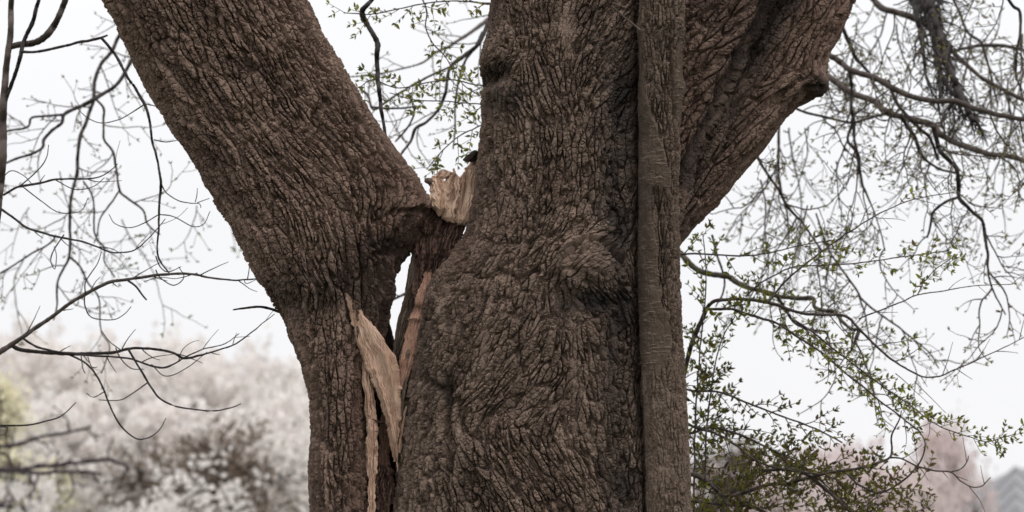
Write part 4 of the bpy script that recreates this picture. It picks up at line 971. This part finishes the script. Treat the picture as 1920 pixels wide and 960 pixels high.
r15 = br(t4, [(1230, 700, 9), (1290, 730, 5), (1350, 735, 4.6), (1400, 755, 4.2), (1450, 775, 3.8), (1520, 800, 3.4), (1580, 830, 3)], 11.1, 10.8, M_twig)
# sprays seen through the upper gap
g1 = br(t4, [(1180, 20, 12), (1000, -10, 9), (925, 6, 6), (880, 3, 3.4), (840, 2, 3), (800, 6, 3), (750, 16, 2.6), (700, 26, 2.6), (645, 24, 2)], 11.1, 10.7, M_twig)
g2 = br(t4, [(790, -6, 3), (800, 20, 2.8), (798, 50, 2.8), (810, 80, 2.6), (830, 100, 2.6), (850, 130, 2.4), (870, 160, 2.2), (900, 180, 2)], 10.8, 10.8, M_twig)
g3 = br(t4, [(1100, 100, 8), (950, 150, 5), (900, 160, 3), (850, 150, 2.8), (800, 155, 2.6), (745, 165, 2.4), (700, 150, 2.2), (672, 165, 2)], 11.1, 10.7, M_twig)
g4 = br(t4, [(1100, 210, 8), (930, 230, 4), (880, 245, 2.8), (845, 268, 2.6), (815, 300, 2.4), (800, 318, 2)], 11.1, 10.8, M_twig)
g5 = br(t4, [(1100, 150, 8), (940, 190, 4), (890, 195, 2.8), (840, 190, 2.6), (780, 188, 2.4), (730, 175, 2.2)], 11.1, 10.8, M_twig)
jj = br(t4, [(1190, -300, 16), (950, -330, 15), (770, -190, 13), (715, -60, 11), (700, -8, 10), (690, 8, 10), (678, 22, 13), (686, 42, 11), (698, 62, 10), (708, 82, 12), (706, 110, 10), (708, 140, 10), (711, 170, 9), (714, 200, 8), (720, 235, 7), (724, 262, 6)], 11.1, 10.6, M_twig_d)
tw = Tubes(); lv4 = Leaves(); lv5 = Leaves()
def spray(tb, lv, L0, L1, sz=11.5, kids=1, prob=1.0, gap=13, sp=(20, 60)):
    def f(x, y, Y, h, sg, w):
        grow(tb, lv, x, y, Y + R.uniform(-.15, .25), h + sg * R.uniform(*sp), R.uniform(L0, L1), min(2.4, w * .6), curl=-sg * R.uniform(-1, 4), wig=0.09, kids=kids, spread=40,
             leaf='leaf' if R.random() < prob else None, lsize=sz, lgap=gap, seg=6, klen=0.5)
    return f
for t, gp, L0, L1, kd, pr in ((r2, 20, 20, 70, 1, 1), (r2b, 13, 18, 50, 1, 1), (r4, 24, 15, 45, 1, 1), (r5, 36, 25, 90, 1, .4), (r5b, 20, 20, 60, 1, 1), (r5c, 70, 15, 50, 0, .3), (r5d, 14, 12, 30, 1, 1), (r12, 28, 20, 60, 1, 1), (r13, 24, 20, 70, 1, 1), (r1, 48, 30, 80, 1, .8)):
    along(tw, lv4, t[t[:, 0] > 1265], gp, spray(tw, lv4, L0, L1, 12, kd, pr), 0.0)
for t, gp, L0, L1, kd, pr in ((r6, 23, 25, 90, 2, 1), (r7, 19, 25, 80, 2, 1), (r10, 21, 25, 80, 2, 1), (r11, 22, 25, 80, 2, 1), (r14, 14, 25, 80, 3, 1), (r15, 17, 20, 70, 1, 1), (r8, 26, 20, 60, 1, .9)):
    q = t[t[:, 0] > 1270]; q = q[q[:, 0] < 1665]
    along(tw, lv5, q, gp, spray(tw, lv5, L0, L1, 11.5, kd, pr), 0.0)
for t in (r9, r1b, r9b):
    along(tw, lv4, t, 34, lambda x, y, Y, h, sg, w: grow(tw, lv4, x, y, Y, h + sg * R.uniform(25, 60), R.uniform(20, 80), 1.8, curl=sg * 2, wig=.05, kids=0, leaf=None), 0.05)
for t, gp in ((g1, 24), (g2, 20), (g3, 20), (g4, 16), (g5, 22)):
    q = t[(t[:, 0] < 925)]
    along(tw, lv4, q, gp, spray(tw, lv4, 18, 60, 12, 1, 1), 0.0)
# loose upright shoots and leaf sprays low on the right
for i in range(12):
    x = R.uniform(1290, 1420); y = R.uniform(560, 960)
    grow(tw, lv5, x, y, R.uniform(10.8, 11.4), R.uniform(20, 150), R.uniform(40, 120), 2, curl=R.uniform(-3, 3), wig=.1, kids=2, leaf='leaf', lsize=12, lgap=14)
for i in range(15):
    x = R.uniform(1285, 1600); y = R.uniform(800 + max(0, (x - 1400)) * .45, 985)
    grow(tw, lv5, x, y, R.uniform(11.0, 11.9), R.uniform(-30, 60), R.uniform(50, 140), 2.2, curl=R.uniform(-3, 3), wig=.1, kids=3, leaf='leaf', lsize=12, lgap=14)
for i in range(8):
    x = R.uniform(1560, 1700); y = R.uniform(925, 975)
    grow(tw, lv5, x, y, R.uniform(10.6, 11.2), R.uniform(10, 50), R.uniform(50, 140), 2.2, curl=R.uniform(-2, 2), wig=.1, kids=2, leaf='leaf', lsize=13, lgap=12)
for i in range(3):
    grow(tw, lv4, 1640 + i * 34 + R.uniform(-10, 10), R.uniform(690, 720), 10.9, R.uniform(-50, 50), R.uniform(60, 130), 1.8, curl=R.uniform(-3, 3), wig=.04, leaf=None)
tw.build('twigs', M_twig, t4); lv4.build('leaves', M_leaf, t4); lv5.build('leaves', M_leaf_b, t4)

# ---- 5. dark knobbly branches low on the left, out of focus
t5 = thing('plum_tree', 'blurred tree beyond the left edge whose knobbly dark twigs reach in over the blossom', 'tree', tuple(W(-160, 1250, 27) * (1, 1, 0)))
plain_tree(t5, [(-150, 500, 30), (-160, 800, 40), (-165, 1310, 50)], 27, M_twig_d)
M_plum = simple_mat('plum_twig', (0.045, 0.028, 0.034), 0.8, 0.3, 30)
b5 = [br(t5, [(-155, 860, 18), (-60, 850, 12), (0, 838, 10), (40, 832, 9), (80, 818, 8), (120, 812, 7), (170, 800, 5)], 27, 25.5, M_plum, 3, knob=.3),
      br(t5, [(-158, 900, 18), (-60, 888, 12), (0, 880, 11), (50, 878, 10), (100, 872, 9), (150, 868, 9), (200, 862, 8), (230, 870, 7), (245, 884, 5)], 27, 25.5, M_plum, 3, knob=.3),
      br(t5, [(-158, 890, 14), (-40, 884, 10), (30, 884, 8), (80, 886, 8), (130, 884, 7), (190, 888, 5)], 27, 25.5, M_plum, 3, knob=.3),
      br(t5, [(-160, 960, 14), (-40, 950, 10), (0, 948, 10), (25, 952, 6)], 27, 25.5, M_plum, 3, knob=.3)]
tw = Tubes(); lvp = Leaves()
for t in b5:
    along(tw, lvp, t, 46, lambda x, y, Y, h, sg, w: solo(t5, M_plum, lvp, x, y, Y, h + sg * R.uniform(40, 90), R.uniform(15, 70), 4.5, curl=sg * 3, wig=.2, kids=1, leaf='bud', lsize=8, lgap=10), 0.0)
lvp.build('buds', M_plum, t5)

# ================================================================== FAR BACKGROUND
M_trk = simple_mat('cherry_bark', (0.085, 0.062, 0.055), 0.9, 0.3, 6)
M_white = leaf_mat('white_blossom', [(0.84, 0.79, 0.76), (0.92, 0.89, 0.86), (0.87, 0.83, 0.80), (0.74, 0.67, 0.64)], 0.45)
M_pinkb = leaf_mat('pink_blossom', [(0.76, 0.64, 0.63), (0.86, 0.77, 0.76), (0.80, 0.70, 0.68), (0.62, 0.52, 0.50)], 0.45)
M_yel = leaf_mat('yellow_blossom', [(0.82, 0.77, 0.56), (0.88, 0.84, 0.66), (0.80, 0.74, 0.55)], 0.3)
M_brown = leaf_mat('brown_leaf', [(0.16, 0.12, 0.095), (0.24, 0.185, 0.14), (0.19, 0.145, 0.11)], 0.2)

def flower_tree(name, label, cat, x, y, H, rad, mat, group, nclump=260, nq=16, q=0.13, proto=None, seed=0, low=0.22, twig_m=None):
    t = thing(name, label, cat, (x, y, 0), group)
    if proto is not None:
        for c in proto[0].children:
            o = c.copy(); COL.objects.link(o); o.parent = t; o.matrix_parent_inverse = Matrix.Identity(4)
        t.scale = (rad / proto[2], rad / proto[2], H / proto[1]); t.rotation_euler = (0, 0, R.uniform(0, 6.28))
        return t
    rg = np.random.default_rng(500 + seed)
    tb = Tubes()
    tb.add([(0, 0, -0.1), (0.03, 0, H * .15), (0.0, 0.04, H * .3), (0.05, 0, H * .6)], [0.17, 0.13, 0.11, 0.04], 10)
    C = []
    lobes = [(rg.normal(0, .45 * rad), rg.normal(0, .45 * rad), H * rg.uniform(.42, .85), rad * rg.uniform(.34, .55)) for _ in range(9)]
    limb = Tubes()
    for (lx, ly, lz, lr) in lobes:
        a = np.array([0.02, 0, H * rg.uniform(.14, .34)]); b = np.array([lx, ly, lz]); m = (a + b) / 2 + np.array([0, 0, -.08 * H]) + rg.normal(0, .08, 3)
        limb.add([a, m, b], [0.08, 0.05, 0.02], 6)
        for _ in range(16):
            d = rg.normal(0, 1, 3); d /= np.linalg.norm(d); e = b + d * lr * rg.uniform(.5, 1.1)
            limb.add([b, (b + e) / 2 + rg.normal(0, .05, 3), e], [0.02, 0.014, 0.006], 4)
        n = int(nclump / 9)
        for _ in range(n):
            d = rg.normal(0, 1, 3); d /= np.linalg.norm(d)
            C.append((b + d * lr * rg.uniform(.25, 1.15) ** .7, rg.uniform(.10, .26)))
    tb.build('trunk', M_trk, t).matrix_parent_inverse = Matrix.Identity(4)
    limb.build('limbs', M_trk if twig_m is None else twig_m, t).matrix_parent_inverse = Matrix.Identity(4)
    lv = Leaves()
    for c, cr in C:
        if c[2] < low * H: continue
        for _ in range(nq):
            lv.add(c + rg.normal(0, cr * .6, 3), rg.normal(0, 1, 3), q * rg.uniform(.6, 1.3), rg.uniform(.7, 1.1), tuple(rg.normal(0, 1, 3)))
    lv.build('crown', mat, t).matrix_parent_inverse = Matrix.Identity(4)
    return t

def bx_(px, Y): return float(W(px, 900, Y)[0])
def hz(py, Y): return float(W(960, py, Y)[2])
spots_w = [  # px, depth, top py, radius m, words
    (40, 44, 765, 2.3, 'nearest white blossom tree in the lower left corner behind the knobbly dark twigs'),
    (235, 47, 742, 2.4, 'white blossom tree rising behind the left half of the brown shrub'),
    (430, 46, 752, 2.3, 'white blossom tree rising behind the right half of the brown shrub'),
    (575, 49, 735, 2.3, 'white blossom tree half hidden by the cracked trunk, right of the brown shrub'),
    (-60, 60, 672, 3.2, 'tall white blossom tree cut off by the left edge, behind the yellow bush'),
    (135, 62, 694, 3.3, 'pale blossom tree behind, between the yellow bush and the brown shrub'),
    (330, 60, 690, 3.2, 'tall pale blossom tree behind, straight above the brown shrub'),
    (510, 64, 712, 3.3, 'pale blossom tree behind, beside the left edge of the cracked trunk'),
    (30, 82, 655, 4.0, 'farthest faint blossom tree at far left, topping all others'),
    (240, 84, 668, 4.0, 'farthest faint blossom tree left of centre, fading into the sky'),
    (430, 86, 680, 4.0, 'farthest faint blossom tree nearest the trunk, fading into the sky')]
protoW = None
for i, (px, Y, top, rad, lab) in enumerate(spots_w):
    H = hz(top, Y)
    if i == 0: t = flower_tree('blossom_tree', lab, 'blossom tree', bx_(px, Y), Y, H, rad, M_white, 'white blossoming trees at lower left', 380, 18, .13, None, 1); pW1 = (t, H, rad)
    elif i == 4: t = flower_tree('blossom_tree', lab, 'blossom tree', bx_(px, Y), Y, H, rad, M_white, 'white blossoming trees at lower left', 520, 18, .17, None, 2); pW2 = (t, H, rad)
    else: t = flower_tree('blossom_tree', lab, 'blossom tree', bx_(px, Y), Y, H, rad, M_white, 'white blossoming trees at lower left', proto=pW1 if i < 4 else pW2)
spots_p = [(1400, 52, 868, 2.2, 'pinkish blossom tree just right of the slim upright stem, behind dense leaves'),
           (1585, 54, 838, 1.6, 'pinkish blossom tree in the middle of the lower right background'),
           (1745, 56, 795, 1.15, 'tallest pinkish blossom tree, standing left of the grey roof'),
           (1650, 48, 880, 1.6, 'low pinkish blossom tree in front, below the two taller ones')]
for i, (px, Y, top, rad, lab) in enumerate(spots_p):
    H = hz(top, Y)
    if i == 0: t = flower_tree('blossom_tree', lab, 'blossom tree', bx_(px, Y), Y, H, rad, M_pinkb, 'pink blossoming trees at lower right', 420, 16, .11, None, 3); pP = (t, H, rad)
    else: flower_tree('blossom_tree', lab, 'blossom tree', bx_(px, Y), Y, H, rad, M_pinkb, 'pink blossoming trees at lower right', proto=pP)
flower_tree('brown_shrub', 'blurred brown twiggy shrub standing in front of the white blossom left of the cracked trunk', 'shrub', bx_(400, 36), 36, hz(785, 36), 1.35, M_brown, None, 420, 9, .07, None, 4, .1)
flower_tree('yellow_shrub', 'tall pale yellow flowering bush at the left edge above the dark knobbly twigs', 'shrub', bx_(-15, 40), 40, hz(618, 40), .55, M_yel, None, 300, 8, .08, None, 5, .35)
flower_tree('yellow_shrub', 'small pale yellow flowering bush low at left, behind the dark knobbly twigs', 'shrub', bx_(72, 41), 41, hz(848, 41), .55, M_yel, None, 160, 7, .08, None, 6, .1)
flower_tree('low_shrub', 'low white flowering shrub along the bottom edge in front of the brown shrub', 'shrub', bx_(300, 33), 33, hz(905, 33), 1.5, M_white, None, 380, 14, .09, None, 7, .1)
flower_tree('dark_shrub', 'dark bare shrub glimpsed through the leaves right of the upright stem', 'shrub', bx_(1330, 40), 40, hz(790, 40), .8, M_brown, None, 200, 8, .07, None, 8, .1)

# house
M_roof = simple_mat('grey_metal_roof', (0.23, 0.23, 0.245), 0.5, 0.06, 3)
M_seam = simple_mat('roof_seam', (0.50, 0.50, 0.52), 0.5, 0.05, 3)
M_hwall = simple_mat('pale_siding', (0.55, 0.53, 0.50), 0.8, 0.06, 3)
M_glass = simple_mat('window_glass', (0.05, 0.06, 0.07), 0.1, 0.1, 3)
YH = 128
hx = bx_(1905, YH)
house = thing('house', 'grey metal roofed house far off at the bottom right corner', 'house', (hx, YH, 0))
house.rotation_euler = (0, 0, math.radians(34))
LX, LY, EV, RG = 14.0, 6.4, hz(975, YH), hz(878, YH)
def bm_obj(name, verts, faces, mat, parent):
    me = bpy.data.meshes.new(name); me.from_pydata([tuple(v) for v in verts], [], faces); me.update()
    return link(name, me, mat, parent)
def box(name, a, b, mat, parent):
    x0, y0, z0 = a; x1, y1, z1 = b
    return bm_obj(name, [(x0, y0, z0), (x1, y0, z0), (x1, y1, z0), (x0, y1, z0), (x0, y0, z1), (x1, y0, z1), (x1, y1, z1), (x0, y1, z1)],
                  [(0, 3, 2, 1), (4, 5, 6, 7), (0, 1, 5, 4), (1, 2, 6, 5), (2, 3, 7, 6), (3, 0, 4, 7)], mat, parent)
hr = LY / 2; o_ = 0.4
box('wall', (-hr + .0, -hr, -.1), (LX - hr, hr, EV), M_hwall, house)
e0 = [(-hr - o_, -hr - o_, EV), (LX - hr + o_, -hr - o_, EV), (LX - hr + o_, hr + o_, EV), (-hr - o_, hr + o_, EV), (0, 0, RG), (LX - 2 * hr, 0, RG)]
e1 = [(x, y, z - .15) for x, y, z in e0[:4]]
roof = bm_obj('roof', e0 + e1, [(0, 1, 5, 4), (1, 2, 5), (2, 3, 4, 5), (3, 0, 4), (0, 6, 7, 1), (1, 7, 8, 2), (2, 8, 9, 3), (3, 9, 6, 0), (9, 8, 7, 6)], M_roof, house)
sv = Tubes(); F = hr + o_
for i in range(1, 16):
    x = -F + i * .9
    k = min(1.0, (x + F) / F, (LX - hr + o_ - x) / F)
    if k <= 0.05: continue
    sv.add([(x, -F, EV + .03), (x, -F + F * k, EV + .03 + (RG - EV) * k)], .13, 4)
    sv.add([(x, F, EV + .03), (x, F - F * k, EV + .03 + (RG - EV) * k)], .13, 4)
for i in range(1, 8):
    y = -F + i * .9; k = 1 - abs(y) / F
    if k <= 0.05: continue
    sv.add([(-F, y, EV + .03), (-F + F * k, y, EV + .03 + (RG - EV) * k)], .13, 4)
me = np_mesh('seams', np.concatenate(sv.v), np.concatenate(sv.q)); link('seams', me, M_seam, roof)
for i, x in enumerate((-1.6, 1.2, 6.0, 8.6)):
    w = box('window', (x, -hr - .04, 1.0), (x + 1.1, -hr + .02, EV - .35), M_hwall, house)
    box('pane', (x + .1, -hr - .06, 1.1), (x + 1.0, -hr - .043, EV - .45), M_glass, w)
box('door', (3.8, -hr - .05, 0), (4.7, -hr + .02, EV - .3), M_seam, house)
